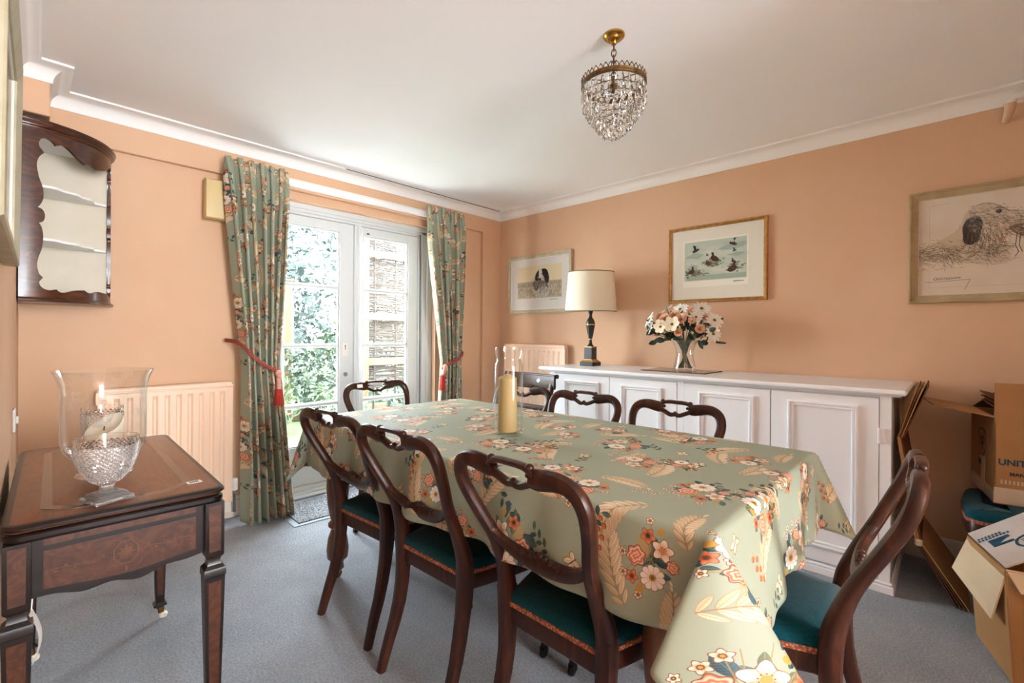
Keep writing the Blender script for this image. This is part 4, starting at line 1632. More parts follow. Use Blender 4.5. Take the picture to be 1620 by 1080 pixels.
# ------------------------------------------------------------------ slate mat, vase and flowers
mt_ = obj('place_mat', G().box(-.15, .15, -.213, .213, 0, .006, .002), M['slate'])
mt_.location = (2.995, 1.305, WT)
tag(mt_, 'dark polished rectangular mat under the flower vase', 'mat')
VX, VY, VZ = 3.01, 1.287, WT + .006
va = thing('flower_vase', 'waisted clear glass vase holding artificial flowers on the sideboard', 'vase', (VX, VY, VZ))
vp = [(.072, 0), (.074, .004), (.072, .02), (.06, .065), (.053, .1), (.056, .13), (.068, .165), (.083, .198)]
g = G()
g.lathe(vp + [(.081, .198), (.066, .165), (.054, .13), (.051, .1), (.058, .065), (.068, .02), (.066, .008)], 32)
obj('glass_body', g, M['clear'], va)
M['petal_white'] = noisy('white_silk_petal', [(.3, rgb(232, 228, 216)), (.7, rgb(242, 239, 230))], 60, .7)
M['petal_peach'] = noisy('peach_silk_petal', [(.3, rgb(214, 158, 124)), (.7, rgb(232, 186, 156))], 50, .7)
M['petal_cream'] = noisy('cream_silk_petal', [(.3, rgb(232, 218, 186)), (.7, rgb(242, 232, 208))], 50, .7)
M['stem'] = noisy('green_flower_stem', [(.3, rgb(58, 66, 38)), (.7, rgb(92, 100, 58))], 30, .6)
M['stamen'] = noisy('olive_flower_heart', [(.3, rgb(84, 78, 40)), (.7, rgb(150, 132, 64))], 200, .8)
M['silk_leaf'] = noisy('dark_silk_leaf', [(.3, rgb(34, 46, 34)), (.7, rgb(66, 84, 62))], 30, .6)
RF = random.Random(8)
HUB = Vector((0, 0, .1))


def stem_to(g, head):
    a = Vector((-head.x, -head.y, 0))
    a = a.normalized() * RF.uniform(.02, .05) if a.length > 1e-4 else Vector((.02, 0, 0))
    foot = Vector((a.x, a.y, .014))
    neck = Vector((head.x * .24, head.y * .24, .195))
    g.sweep(catmull([foot, (HUB.x + RF.uniform(-.012, .012), HUB.y + RF.uniform(-.012, .012), .1), neck, (head.x * .7, head.y * .7, (head.z * .6 + .195 * .4)), head], 4), .0026, n=6, ref=(1, .3, 0))


def frame_of(d):
    return Vector(d).normalized().to_track_quat('Z', 'Y').to_matrix().to_4x4()


def daisy_flower(head, d, R, label, grp, m, n=13, cup=.25):
    t = thing('silk_flower', label, 'flower', (VX, VY, VZ), 0, grp)
    R *= 1.1
    mm = Matrix.Translation(head) @ frame_of(d)
    g = G()
    for k in range(n):
        a = 2 * PI * k / n + RF.uniform(-.08, .08)
        q = mm @ Matrix.Rotation(a, 4, 'Z')
        L = R * RF.uniform(.9, 1.08)
        w = R * 1.75 / n * 1.5
        c = cup + RF.uniform(-.12, .12)
        g.grid(lambda u, v: (R * .14 + L * u * .9, (v - .5) * 2 * w * (math.sin(PI * (.12 + .80 * u)) ** .7), R * c * u * u - R * .12 * u * u * u * 2 + abs(v - .5) * R * .1), 4, 2, q)
    obj('petals', g, m, t, ang=180, kind='stuff')
    g = G()
    g.sphere((0, 0, .003), R * .2, 10, 6, (1, 1, .6))
    g2 = G()
    g2.add(g.v, g.f, mm)
    obj('flower_heart', g2, M['stamen'], t)
    g = G()
    stem_to(g, head)
    obj('stem', g, M['stem'], t)
    return t


def rose_flower(head, d, R, label, grp, m):
    R *= .86
    t = thing('silk_rose', label, 'flower', (VX, VY, VZ), 0, grp)
    mm = Matrix.Translation(head) @ frame_of(d)
    g = G()
    for ringi, (k, rr, tilt, hh) in enumerate(((3, .22, .1, .75), (4, .42, .25, .8), (5, .66, .55, .72), (6, .85, .95, .62))):
        for j in range(k):
            a = 2 * PI * (j + .37 * ringi) / k
            q = mm @ Matrix.Rotation(a, 4, 'Z')
            w = 2 * PI / k * .72

            def fn(u, v):
                th = (v - .5) * 2 * w
                rad = R * (rr * .35 + rr * .65 * u + tilt * .35 * u * u)
                return (rad * math.cos(th), rad * math.sin(th), R * hh * (u - .35 * tilt * u * u) * (1 - .35 * (2 * v - 1) ** 2 * u) - R * .2)
            g.grid(fn, 3, 4, q)
    obj('petals', g, m, t, ang=180, kind='stuff')
    g = G()
    for j in range(5):
        q = mm @ Matrix.Rotation(2 * PI * j / 5, 4, 'Z')
        g.grid(lambda u, v: (R * .9 * u, (v - .5) * R * .5 * math.sin(PI * min(1, .15 + .85 * u)), -R * .28 + R * .1 * u), 3, 1, q)
    obj('sepals', g, M['stem'], t, kind='stuff')
    g = G()
    stem_to(g, head)
    obj('stem', g, M['stem'], t)
    return t


FW, FR_ = 'white silk flowers in the glass vase', 'peach silk roses in the glass vase'


def head(py, pz, dx=0.0):
    """offset from the vase foot: along the wall, up, and out from the wall"""
    return Vector((-dx, py, pz))


for py, pz, dx, R, lb in ((.225, .335, .02, .052, 'big white silk daisy at the far left of the bouquet'),
                          (.205, .275, .05, .046, 'white silk daisy low on the left, below the biggest one'),
                          (.12, .405, -.02, .044, 'white silk daisy at the top left of the bouquet'),
                          (.02, .40, .0, .050, 'white silk daisy at the top centre of the bouquet, before the gilt frame'),
                          (-.12, .40, .0, .050, 'white silk daisy at the top right of the bouquet'),
                          (-.10, .345, .04, .04, 'white silk daisy just below the top right one'),
                          (-.20, .325, .0, .048, 'white silk daisy at the far right, upper of two'),
                          (-.205, .24, .03, .046, 'white silk daisy at the far right, lower of two'),
                          (-.165, .285, -.03, .04, 'white silk daisy between the two at the far right')):
    hd = head(py, pz, dx + .03)
    daisy_flower(hd, (-.62 + .4 * (dx < 0), py * 3.2, (pz - .25) * 2.6 + .2), R, lb, FW, M['petal_white'])
for py, pz, dx, R, lb in ((.115, .285, .115, .042, 'cream open silk flower at the lower left front of the bouquet'),
                          (.03, .30, .13, .046, 'cream open silk flower at the front centre of the bouquet')):
    daisy_flower(head(py, pz, dx), (-.9, py * 1.5 - .1, .25), R, lb, 'cream silk flowers in the vase', M['petal_cream'], 6, .5)
for py, pz, dx, R, lb in ((.10, .335, .10, .040, 'peach silk rose at the left front, the largest open one'),
                          (.045, .365, .06, .034, 'peach silk rose above the front cream flower'),
                          (-.02, .335, .11, .040, 'peach silk rose right of the front cream flower'),
                          (-.075, .375, .03, .042, 'peach silk rose under the top right daisies'),
                          (-.085, .325, .09, .026, 'small peach silk rosebud on the right front'),
                          (-.01, .248, .12, .028, 'small peach silk rosebud at the bottom centre over the vase rim'),
                          (-.13, .27, .08, .03, 'peach silk rose at the lower right by the white daisies'),
                          (.16, .36, .03, .032, 'peach silk rose beside the far left daisy'),
                          (.19, .235, .03, .026, 'small peach silk rosebud at the lower left edge'),
                          (-.135, .345, .04, .026, 'small peach silk rosebud near the right daisies')):
    rose_flower(head(py, pz, dx), (-.75, py * 2.5, (pz - .25) * 2 + .25), R, lb, FR_, M['petal_peach'])
for k, (py, pz, lb) in enumerate(((.0, .3, 'dark silk foliage in the middle of the bouquet'), (.13, .25, 'dark silk foliage on the left of the bouquet'), (-.12, .26, 'dark silk foliage on the right of the bouquet'))):
    t = thing('silk_foliage', lb, 'foliage', (VX, VY, VZ), 0, 'dark foliage among the silk flowers')
    for i in range(24):
        c = Vector((RF.uniform(-.09, .05), py + RF.uniform(-.085, .085), pz + RF.uniform(-.085, .075)))
        d = Vector((c.x * 2 - .1, c.y * 2.4, RF.uniform(-.35, .5)))
        q = Matrix.Translation(c) @ frame_of(d) @ Matrix.Rotation(RF.uniform(0, 6.28), 4, 'Z')
        L = RF.uniform(.05, .075)
        g = G()
        g.grid(lambda u, v: ((v - .5) * L * .62 * math.sin(PI * (.06 + .9 * u)) ** .8, .012 * u * u + abs(v - .5) * .012, L * (u - .3)), 5, 2, q)
        obj('leaf', g, M['silk_leaf'], t, ang=180)
    g = G()
    for i in range(5):
        stem_to(g, Vector((RF.uniform(-.06, .03), py + RF.uniform(-.05, .05), pz)))
    parts('stem', g, M['stem'], t)

# ------------------------------------------------------------------ pictures
def sheet(w, h, z):
    g = G()
    g.grid(lambda u, v: ((u - .5) * w, (v - .5) * h, z), 1, 1, uv=lambda u, v: (u, v))
    return g


def picture(name, label, loc, basis, w, h, prof, fm, im, inner, slip=None, rough=.7):
    t = thing(name, label, 'picture', loc)
    t.rotation_mode = 'QUATERNION'
    t.rotation_quaternion = basis.to_quaternion()
    obj('frame', rect_moulding(w, h, prof), fm, t, smooth=False)
    iw, ih = w - 2 * inner, h - 2 * inner
    obj('print', sheet(iw + .01, ih + .01, .008), art_mat(name + '_print', im, rough), t, smooth=False)
    g = G()
    g.box(-w / 2 + .01, w / 2 - .01, -h / 2 + .01, h / 2 - .01, .001, .006)
    obj('backing', g, M['card'], t, smooth=False)
    obj('glazing', sheet(iw + .008, ih + .008, .0125), M['picture_glass'], t, smooth=False)
    if slip:
        obj('slip', rect_moulding(iw + .012, ih + .012, [(0, .0), (0, .017), (.007, .015), (.007, .009)]), slip, t, smooth=False)
    return t


BR = Matrix(((0, 0, -1), (-1, 0, 0), (0, 1, 0)))
M['frame_silver'] = noisy('silvered_frame', [(.3, rgb(176, 164, 134)), (.7, rgb(196, 186, 158))], 20, .4)
M['frame_beige'] = noisy('worn_beige_frame', [(.3, rgb(158, 136, 98)), (.7, rgb(180, 160, 122))], 12, .45)
picture('spaniel_picture', 'framed etching of a black and white spaniel with a bird, behind the lamp', (3.249, 2.745, 1.617), BR, .752, .54,
        [(0, 0), (0, .024), (.004, .027), (.012, .026), (.016, .02), (.034, .018), (.042, .014), (.042, .006)], M['frame_silver'], IM1, .042, M['paper'])
picture('grouse_picture', 'gilt framed watercolour of grouse above the flower vase', (3.249, 1.18, 1.65), BR, .65, .532,
        [(0, 0), (0, .022), (.003, .026), (.008, .026), (.011, .020), (.016, .022), (.022, .016), (.022, .006)], M['gold'], IM2, .022)
picture('setter_picture', 'large beige framed drypoint of a setter head at the right end of the wall', (3.249, -.152, 1.615), BR, .66, .575,
        [(0, 0), (0, .030), (.004, .034), (.010, .033), (.013, .027), (.034, .018), (.040, .016), (.040, .006)], M['frame_beige'], IM3, .040, M['paper'])
yL = 1.49
BL = Matrix.Rotation(-math.atan(.018), 3, 'Z') @ Matrix(((0, 0, 1), (1, 0, 0), (0, 1, 0)))
BL = BL @ Matrix.Rotation(math.radians(.6), 3, 'X')
M['frame_cream'] = noisy('cream_gesso_frame', [(.3, rgb(160, 153, 126)), (.7, rgb(180, 173, 148))], 14, .5)
picture('landscape_picture', 'cream framed print on the left wall beside the corner cabinet', (XL(yL) + .004, yL, 1.607), BL, .82, .552,
        [(0, 0), (0, .026), (.003, .030), (.016, .030), (.05, .022), (.056, .020), (.056, .006)], M['frame_cream'], IM4, .056, M['paper'])

# ------------------------------------------------------------------ corner cabinet
cc = thing('corner_cabinet', 'bow fronted wall hung corner cabinet with scalloped mahogany frame and cream shelves', 'cabinet', (-.012, 3.262, 1.29))
CR = .335


def cpt(th, z, r=CR):
    """th 0 on the left wall .. 1 on the back wall"""
    a = th * PI / 2
    return (r * math.sin(a), -r * math.cos(a), z)


TOPZ = .80
# the veneered frame with a scalloped opening: outer edge / opening edge pairs round the loop
half = [(.0, .73), (.05, .745), (.075, .715), (.115, .72), (.15, .705), (.155, .69)]


def bez(pts, k=5):
    return [(p[0], p[1]) for p in catmull([(a, b, 0) for a, b in pts], k)]


# opening outline in (arc, z); arc measured 0..1 along the bow, symmetrical about .5
left = bez([(.150, .655), (.125, .672), (.118, .695), (.135, .716), (.165, .722), (.200, .716), (.228, .70)], 5) + \
    bez([(.228, .70), (.27, .712), (.31, .705), (.37, .682), (.42, .664), (.455, .656)], 5)[1:] + \
    bez([(.455, .656), (.475, .662), (.5, .667)], 3)[1:]
leftb = bez([(.150, .655), (.118, .63), (.106, .595), (.118, .545), (.142, .50), (.146, .455), (.13, .425), (.112, .41)], 5) + \
    bez([(.112, .41), (.14, .402), (.156, .382), (.152, .358), (.135, .345), (.115, .345)], 4)[1:] + \
    bez([(.115, .345), (.135, .325), (.146, .285), (.138, .23), (.118, .19), (.11, .155), (.12, .12), (.146, .1)], 5)[1:] + \
    bez([(.146, .1), (.126, .088), (.126, .068), (.15, .052), (.19, .046), (.232, .052)], 5)[1:] + \
    bez([(.232, .052), (.26, .040), (.31, .042), (.36, .052), (.41, .056), (.45, .058)], 4)[1:] + \
    bez([(.45, .058), (.475, .05), (.5, .046)], 3)[1:]
lp_ = leftb[::-1] + left[1:]
loop = lp_ + [(1 - (a if a > .3 else .3 - (.3 - a) * 1.0) * (.22 + .78 * min(1, a / .5) ** 1.6), z) for a, z in lp_[::-1]][1:-1]


def outer_of(p):
    a, z = p
    da, dz = a - .5, (z - .385)
    k = min(.5 / max(abs(da), 1e-6), (.375 if dz > 0 else .373) / max(abs(dz), 1e-6))
    return (.5 + da * k, .385 + dz * k)


g = G()
N = len(loop)
rows = []
for f in (0, .33, .66, 1):
    rows.append([((a + (outer_of((a, z))[0] - a) * f), (z + (outer_of((a, z))[1] - z) * f)) for a, z in loop])
for r_ in (CR, CR - .016):
    pass
F0 = [[cpt(a, z, CR) for a, z in row] for row in rows]
F1 = [[cpt(a, z, CR - .016) for a, z in row] for row in rows]
g.loft([F1[3], F1[0], F0[0], F0[1], F0[2], F0[3], F1[3]], caps=(False, False))
obj('front_frame', g, M['flame'], cc, ang=50)
# cornice and base mouldings following the bow
g = G()
prof = [(-.02, .755), (.004, .755), (.006, .762), (.012, .765), (.013, .772), (.018, .778), (.020, .786), (.014, .79), (.014, .796), (-.02, .798)]
g.loft([[cpt(j / 24, z, CR + d) for j in range(25)] for d, z in prof], close=False, caps=(False, False))
g.prism([(0, 0), (0, -CR)] + [cpt(j / 24, 0)[:2] for j in range(1, 24)] + [(CR, 0)], .76, .79)
obj('top_moulding', g, M['flame'], cc, ang=40)
g = G()
prof = [(-.02, .012), (.004, .012), (.006, .008), (.012, .004), (.013, -.004), (.006, -.008), (-.02, -.008)]
g.loft([[cpt(j / 24, z, CR + d) for j in range(25)] for d, z in prof], close=False, caps=(False, False))
g.prism([(0, 0), (0, -CR)] + [cpt(j / 24, 0)[:2] for j in range(1, 24)] + [(CR, 0)], -.006, .012)
obj('base_moulding', g, M['flame'], cc, ang=40)
g = G()
g.box(-.0, .014, -CR + .004, 0, .0, .77)
g.box(0, CR - .004, -.012, 0, .0, .77)
parts('back_panel', g, M['cabinet_cream'], cc)
g = G()
g.prism([(0.012, -.012), (0.012, -CR + .017)] + [cpt(j / 24, 0, CR - .017)[:2] for j in range(1, 24)] + [(CR - .017, -.012)], .012, .02)
g.prism([(0.012, -.012), (0.012, -CR + .017)] + [cpt(j / 24, 0, CR - .017)[:2] for j in range(1, 24)] + [(CR - .017, -.012)], .742, .75)
parts('lining', g, M['white'], cc)  # whiter than the cream panels, imitating light on the inner top
g = G()
g.box(.008, .016, -CR + .002, -CR + .012, .0, .76)
g.box(CR - .012, CR - .004, -.020, -.008, .0, .76)
parts('side_panel', g, M['flame'], cc)
for z in (.275, .515):
    g = G()
    ed = []
    for j in range(41):
        f = j / 40
        w = abs(f - .5) * 2
        r = CR - .05 - .02 * (1 - w) + .007 * math.cos(w * PI * 4)
        r = r + .045 * max(0, (w - .8) / .2)
        ed.append(cpt(.04 + .92 * f, 0, min(r, CR - .018))[:2])
    g.prism([(.013, -.011)] + ed, z, z + .011)
    obj('shelf', g, M['white'], cc)  # white instead of cream, puts the light on the undersides into the colour

# ------------------------------------------------------------------ radiators
def flutes(w, z0, z1, pitch, depth, n):
    """fluted steel panel in local x (width), y (front = -), z"""
    g = G()
    xs = [0.0]
    ys = [0.0]
    m = int(round((w - .03) / pitch))
    pt = (w - .03) / m
    for i in range(m):
        x = .015 + i * pt
        xs += [x + .02 * pt, x + .16 * pt, x + .36 * pt, x + .50 * pt, x + .98 * pt]
        ys += [0, depth * .95, depth, 0.0, 0]
    xs += [w]
    ys += [0]
    fad = [(z0, 0), (z0 + .03, 0), (z0 + .05, 1), (z1 - .05, 1), (z1 - .03, 0), (z1, 0)]
    rings = [[(x, y * f, z) for x, y in zip(xs, ys)] for z, f in fad]
    g.loft(rings, close=False, caps=(False, False))
    return g


def radiator(name, label, loc, rz, w, h, valve_side):
    t = thing(name, label, 'radiator', loc, rz)
    g = flutes(w, 0, h - .03, .0555, .013, 1)
    g.box(0, w, .014, .03, .004, h - .034, .003)
    obj('front_panel', g, M['radiator'], t, ang=25)
    g = G()
    g.sweep([(0, .004, h - .03), (w, .004, h - .03)], .009, .008, ref=(0, 0, 1), n=10)
    g.box(.006, w - .006, -.001, .055, h - .032, h - .006, .006)
    obj('top_grille', g, M['radiator'], t)
    g = G()
    for x in (0, w - .012):
        g.box(x, x + .012, .004, .055, .02, h - .025, .004)
    parts('side_panel', g, M['radiator'], t)
    g = G()
    g.box(.02, w - .02, .05, .06, .03, h - .04, .003)
    obj('rear_panel', g, M['radiator'], t)
    for s in (0, 1):
        x = w + .02 if s else -.02
        g = G()
        g.sweep([(x - (.03 if s else -.03), .03, .045), (x + (.012 if s else -.012), .03, .045)], .011, n=10)
        g.sweep([(x, .03, .05), (x, .03, -.04), (x, .032, -loc[2] + .045)], .0075, n=8, ref=(1, 0, 0))
        v = obj('valve', g, M['copper_pipe'] if s != valve_side else M['steel'], t)
        g = G()
        g.lathe([(.012, .055), (.017, .06), (.018, .12), (.015, .128)], 14, (x, .03, 0))
        obj('valve_cap', g, M['plastic_white'], v)
    return t


radiator('wall_radiator', 'cream fluted radiator on the back wall left of the curtain', (.262, 3.185, .125), 0, .625, .735, 1)
radiator('corner_radiator', 'cream fluted radiator in the far corner behind the sideboard end', (3.172, 3.118, .34), -PI / 2, .722, .73, 0)
pp = thing('heating_pipe', 'painted heating pipe clipped along the skirting under the left radiator', 'pipe', (.4, 3.25, .03))
g = G()
g.sweep([(-.42, 0, 0), (.0, 0, .001), (.55, 0, 0)], .0085, n=10)
obj('pipe_run', g, M['copper_pipe'], pp)
for x in (-.2, .385):
    g = G()
    g.box(x - .008, x + .008, -.014, .014, -.013, .028, .003)
    obj('pipe_clip', g, M['copper_pipe'], pp)
vb = thing('wall_vent_box', 'yellowed beige plastic box on the wall beside the left curtain', 'vent', (.74, 3.28, 1.83))
g = G()
rings = []
for y, k in ((0, .008), (-.03, .004), (-.07, 0), (-.085, .006), (-.09, .018)):
    n = 12
    pts = []
    for j in range(n + 1):
        f = j / n
        pts.append((k + (.29 - 2 * k) * f, y - .006 * math.sin(PI * f), k + 0))
    for j in range(n + 1):
        f = 1 - j / n
        pts.append((k + (.29 - 2 * k) * f - .01 * (1 - f) * 0, y - .006 * math.sin(PI * f), .235 - k))
    rings.append(pts)
g.loft(rings)
obj('housing', g, M['plastic_beige'], vb)
g = G()
g.box(.0, .29, -.012, -.0, -.004, .0, .001)
obj('mounting_plate', g, M['plastic_beige'], vb)

# ------------------------------------------------------------------ curtains
def curtain(label, xl, xr, yc, amp, zt, zb, nf, wf, u0, v0, seed):
    g = G()
    r = random.Random(seed)
    ph = [r.uniform(-.9, .9) for _ in range(nf + 2)]
    nu, nv = nf * 14, 90

    def xy(u, z):
        a, b = interp(z, xl), interp(z, xr)
        k = u * nf
        i = int(k)
        p = 2 * PI * (k + .35 * (ph[i] * (1 - (k - i)) + ph[min(i + 1, nf)] * (k - i)) * min(1, max(0, (zt - z) / .3)))
        A = interp(z, amp)
        d = math.tanh(1.8 * math.sin(p)) + .25 * math.sin(2 * p + 1 + 2 * ph[i]) + .12 * math.sin(3 * p + z * 2)
        A *= .75 + .45 * math.sin(1.7 * i + seed + .8 * z)**2
        x = a + (b - a) * (u + .12 / nf * math.sin(2 * p) * 2)
        y = interp(z, yc) - A * d - .012 * math.sin(PI * u)
        return x, y

    def fn(u, v):
        z = zt + (zb - zt) * v
        x, y = xy(u, z)
        if v < .035:
            x += .006 * math.sin(u * nf * 4 * PI) * (1 - v / .035)
        return (x, y, z + (.004 * math.sin(u * nf * 2 * PI) if v > .98 or v < .01 else 0))
    g.grid(fn, nu, nv, uv=lambda u, v: (u * wf + u0, (zt + (zb - zt) * v) + v0))
    t = obj('curtain', g, M['chintz'], ang=180)
    md = t.modifiers.new('lining', 'SOLIDIFY')
    md.thickness = .002
    return tag(t, label, 'curtain')


curtain('floral curtain on the left of the garden doors, hanging to the floor', [(0, .918), (.3, .922), (.7, .922), (.96, .922), (1.18, .905), (1.45, .88), (1.85, .845), (2.195, .825)],
        [(0, 1.185), (.3, 1.162), (.7, 1.134), (.96, 1.112), (1.18, 1.122), (1.45, 1.138), (1.85, 1.16), (2.2, 1.19)],
        [(0, 3.05), (.5, 3.07), (.96, 3.09), (1.4, 3.11), (2.0, 3.135), (2.2, 3.15)],
        [(0, .055), (.6, .045), (.96, .03), (1.3, .042), (2.0, .034), (2.12, .018), (2.14, .012), (2.2, .02)], 2.2, .012, 6, 1.25, .1, .2, 4)
curtain('floral curtain on the right of the garden doors, falling behind the table', [(0, 2.36), (.6, 2.375), (.92, 2.40), (1.2, 2.37), (1.56, 2.328), (1.85, 2.30), (2.2, 2.285)],
        [(0, 2.64), (.6, 2.60), (.92, 2.605), (1.2, 2.615), (1.56, 2.645), (1.85, 2.665), (2.22, 2.685)],
        [(0, 3.08), (.9, 3.10), (1.4, 3.12), (2.2, 3.145)],
        [(0, .05), (.6, .042), (.92, .03), (1.3, .042), (2.0, .034), (2.12, .018), (2.14, .012), (2.2, .02)], 2.205, .012, 6, 1.15, .52, .43, 9)


def tieback(label, path, knot, sleeve, skirt_):
    t = thing('curtain_tieback', label, 'tieback', knot)
    K_ = Vector(knot)
    g = G()
    for dz in (0, .011):
        g.sweep(catmull([tuple(Vector(p) - K_ + Vector((0, 0, dz))) for p in path], 6), .0065, n=8)
    obj('cord', g, M['red_cord'], t)
    g = G()
    g.sphere((0, 0, .0), .02, 12, 8, (1, .9, 1))
    g.sphere((.004, -.004, -.022), .016, 12, 8, (1, .9, .9))
    obj('knot', g, M['pink_cord'], t)
    g = G()
    s = Vector(sleeve) - K_
    e = Vector(skirt_) - K_
    g.sweep([(0, 0, -.01), tuple(s * .5), tuple(s)], [.011, .013, .015], n=12, ref=(1, 0, 0))
    obj('tassel_neck', g, M['pink_cord'], t)
    g = G()
    g.sweep([tuple(s + Vector((0, 0, .006))), tuple(s), tuple(s * .4 + e * .6), tuple(e)], [.012, .019, .021, .026], n=18, ref=(1, 0, 0))
    for j in range(18):
        a = 2 * PI * j / 18
        g.sweep([tuple(s + Vector((.017 * math.cos(a), .017 * math.sin(a), 0))), tuple(e + Vector((.025 * math.cos(a), .025 * math.sin(a), -.006)))], .0042, n=5, ref=(1, 0, 0))
    obj('tassel', g, M['red_tassel'], t, kind='stuff')
    return t


tieback('rust red tasselled cord round the left curtain', [(.862, 3.245, 1.10), (.885, 3.12, 1.09), (.905, 3.035, 1.06), (.95, 3.01, 1.0), (1.01, 3.0, .95), (1.075, 3.01, .915)], (1.085, 3.01, .905), (1.088, 3.005, .805), (1.09, 3.0, .715))
tieback('rust red tasselled cord round the right curtain', [(2.70, 3.245, 1.02), (2.64, 3.12, 1.0), (2.60, 3.05, .975), (2.53, 3.03, .935), (2.45, 3.03, .905), (2.405, 3.035, .89)], (2.40, 3.035, .885), (2.372, 3.03, .815), (2.366, 3.03, .70))

# ------------------------------------------------------------------ doormat
dm = thing('doormat', 'dark speckled doormat with a grey rubber border by the garden doors', 'doormat', (1.56, 3.02, 0), math.radians(-2))
g = G()
g.box(-.44, .44, -.215, .215, 0, .005, .002)
obj('border', g, M['rubber'], dm)
g = G()
g.box(-.405, .405, -.185, .185, .004, .011, .003)
obj('pile', g, M['mat'], dm)

# ------------------------------------------------------------------ card table
ct = thing('card_table', 'small inlaid walnut card table against the left wall', 'table', (.190, 1.888, 0), math.radians(-1.8))
HX, HY, HT = .206, .455, .735
g = G()


def plan(k, z, n=5, c=.03):
    """top outline with stepped, rounded corners"""
    pts = []
    for sx, sy, a0 in ((1, -1, -PI / 2), (1, 1, 0), (-1, 1, PI / 2), (-1, -1, PI)):
        cx, cy = sx * (HX - c), sy * (HY - c)
        for i in range(n):
            a = a0 + PI / 2 * i / (n - 1)
            pts.append((cx + (c - k) * math.cos(a), cy + (c - k) * math.sin(a), z))
    return pts


g.loft([plan(.012, HT - .017), plan(.003, HT - .016), plan(0, HT - .011), plan(0, HT - .006), plan(.004, HT - .001), plan(.012, HT)])
obj('top_leaf', g, M['walnut_top'], ct)
g = G()
g.loft([plan(.016, HT - .041), plan(.006, HT - .040), plan(.001, HT - .033), plan(.001, HT - .024), plan(.006, HT - .019), plan(.014, HT - .018)])
obj('lower_leaf', g, M['mahogany_black'], ct)
g = G()
g.loft([plan(.0, HT - .0135), plan(-.0025, HT - .011), plan(-.0025, HT - .006), plan(.0025, HT - .0005), plan(.012, HT + .0003), plan(.012, HT - .002)], caps=(False, False))
obj('edge_moulding', g, M['mahogany_black'], ct)
# crossbanded ring on the top
g = G()


def octo(k, z, c):
    x, y = HX - k, HY - k
    return [(-x + c, -y, z), (x - c, -y, z), (x, -y + c, z), (x, y - c, z), (x - c, y, z), (-x + c, y, z), (-x, y - c, z), (-x, -y + c, z)]


g.loft([octo(.058, HT + .0002, .05), octo(.058, HT + .0006, .05), octo(.078, HT + .0006, .045), octo(.078, HT + .0002, .045)], caps=(False, False))
obj('inlay_band', g, M['walnut_dark'], ct, smooth=False)
AB = .565


def apron(x0, x1, y0, y1, along):
    g = G()
    n = 24
    L = (x1 - x0) if along == 'x' else (y1 - y0)
    top, bot = [], []
    for i in range(n + 1):
        f = i / n
        z = AB - .016 * (.5 - .5 * math.cos(2 * PI * f)) ** .8 + .006 * math.sin(6 * PI * f) * math.sin(PI * f)
        bot.append((f * L, z))
        top.append((f * L, .696))
    poly = bot + top[::-1]
    rings = []
    for d in (0, 1):
        ring = []
        for s, z in poly:
            if along == 'x':
                ring.append((x0 + s, y0 if d == 0 else y1, z))
            else:
                ring.append((x0 if d == 0 else x1, y0 + s, z))
        rings.append(ring)
    g.loft(rings)
    return g


ax, ay = HX - .022, HY - .022
for (x0, x1, y0, y1, al) in ((-ax + .02, ax - .02, -ay, -ay + .018, 'x'), (-ax + .02, ax - .02, ay - .018, ay, 'x'), (ax - .018, ax, -ay + .02, ay - .02, 'y'), (-ax, -ax + .018, -ay + .02, ay - .02, 'y')):
    ap = obj('apron', apron(x0, x1, y0, y1, al), M['mahogany_black'], ct, smooth=False)
    if (al, y0) == ('x', -ay) or (al == 'y' and x0 > 0):
        g = G()
        n = 20
        L = (x1 - x0) if al == 'x' else (y1 - y0)
        m_ = .022
        bot = [(m_ + (L - 2 * m_) * i / n, AB + .014 - .012 * (.5 - .5 * math.cos(2 * PI * i / n)) ** .8) for i in range(n + 1)]
        poly = bot + [(L - m_, .664), (m_, .664)]
        if al == 'x':
            g.loft([[(x0 + s, y0 - .0015, z) for s, z in poly], [(x0 + s, y0 + .002, z) for s, z in poly]])
            g.box(x0 + m_, x1 - m_, y0 - .0015, y0 + .002, .676, .692)
        else:
            g.loft([[(x1 + .0015, y0 + s, z) for s, z in poly], [(x1 - .002, y0 + s, z) for s, z in poly]])
        parts('veneer_panel', g, M['burr'], ap, smooth=False)
    if (al, y0) == ('x', -ay):
        g = G()
        mm = Matrix.Translation((0, y0 - .0016, .618)) @ Matrix.Rotation(PI / 2, 4, 'X')
        o8 = lambda r, z: [(r * .85 * math.cos(2 * PI * (j + .5) / 8), r * math.sin(2 * PI * (j + .5) / 8), z) for j in range(8)]
        g.loft([o8(.030, 0), o8(.030, .0008), o8(.0275, .0008), o8(.0275, 0)], caps=(False, False), m=mm)
        for j in range(8):
            q = mm @ Matrix.Rotation(2 * PI * j / 8, 4, 'Z')
            g.add([(0, 0, .0008), (.008, .0045, .0008), (.019, 0, .0008), (.008, -.0045, .0008)], [(0, 1, 2, 3)], q)
        for s in (-1, 1):
            g.sweep([(s * (.034 + .008 * i), y0 - .002, .618 + .002 * math.sin(i * .8)) for i in range(13)], .0008, n=4, ref=(0, 1, 0))
            for i in range(1, 12, 2):
                g.sphere((s * (.034 + .008 * i), y0 - .002, .618 + .005 * (1 if i % 4 == 1 else -1)), .0022, 6, 4, (1.4, .3, .8))
        g.sphere((0, y0 - .002, .578), .004, 6, 4, (.6, .3, 1.6))
        obj('marquetry', g, M['inlay'], ap, smooth=False, kind='stuff')
lgp = [(.0215, .696), (.0215, .556), (.0205, .552), (.015, .545), (.0145, .536), (.0165, .528), (.024, .519), (.0255, .512), (.0255, .500), (.0235, .496), (.014, .075), (.0135, .07), (.021, .062), (.021, .056), (.012, .05), (.011, .045)]
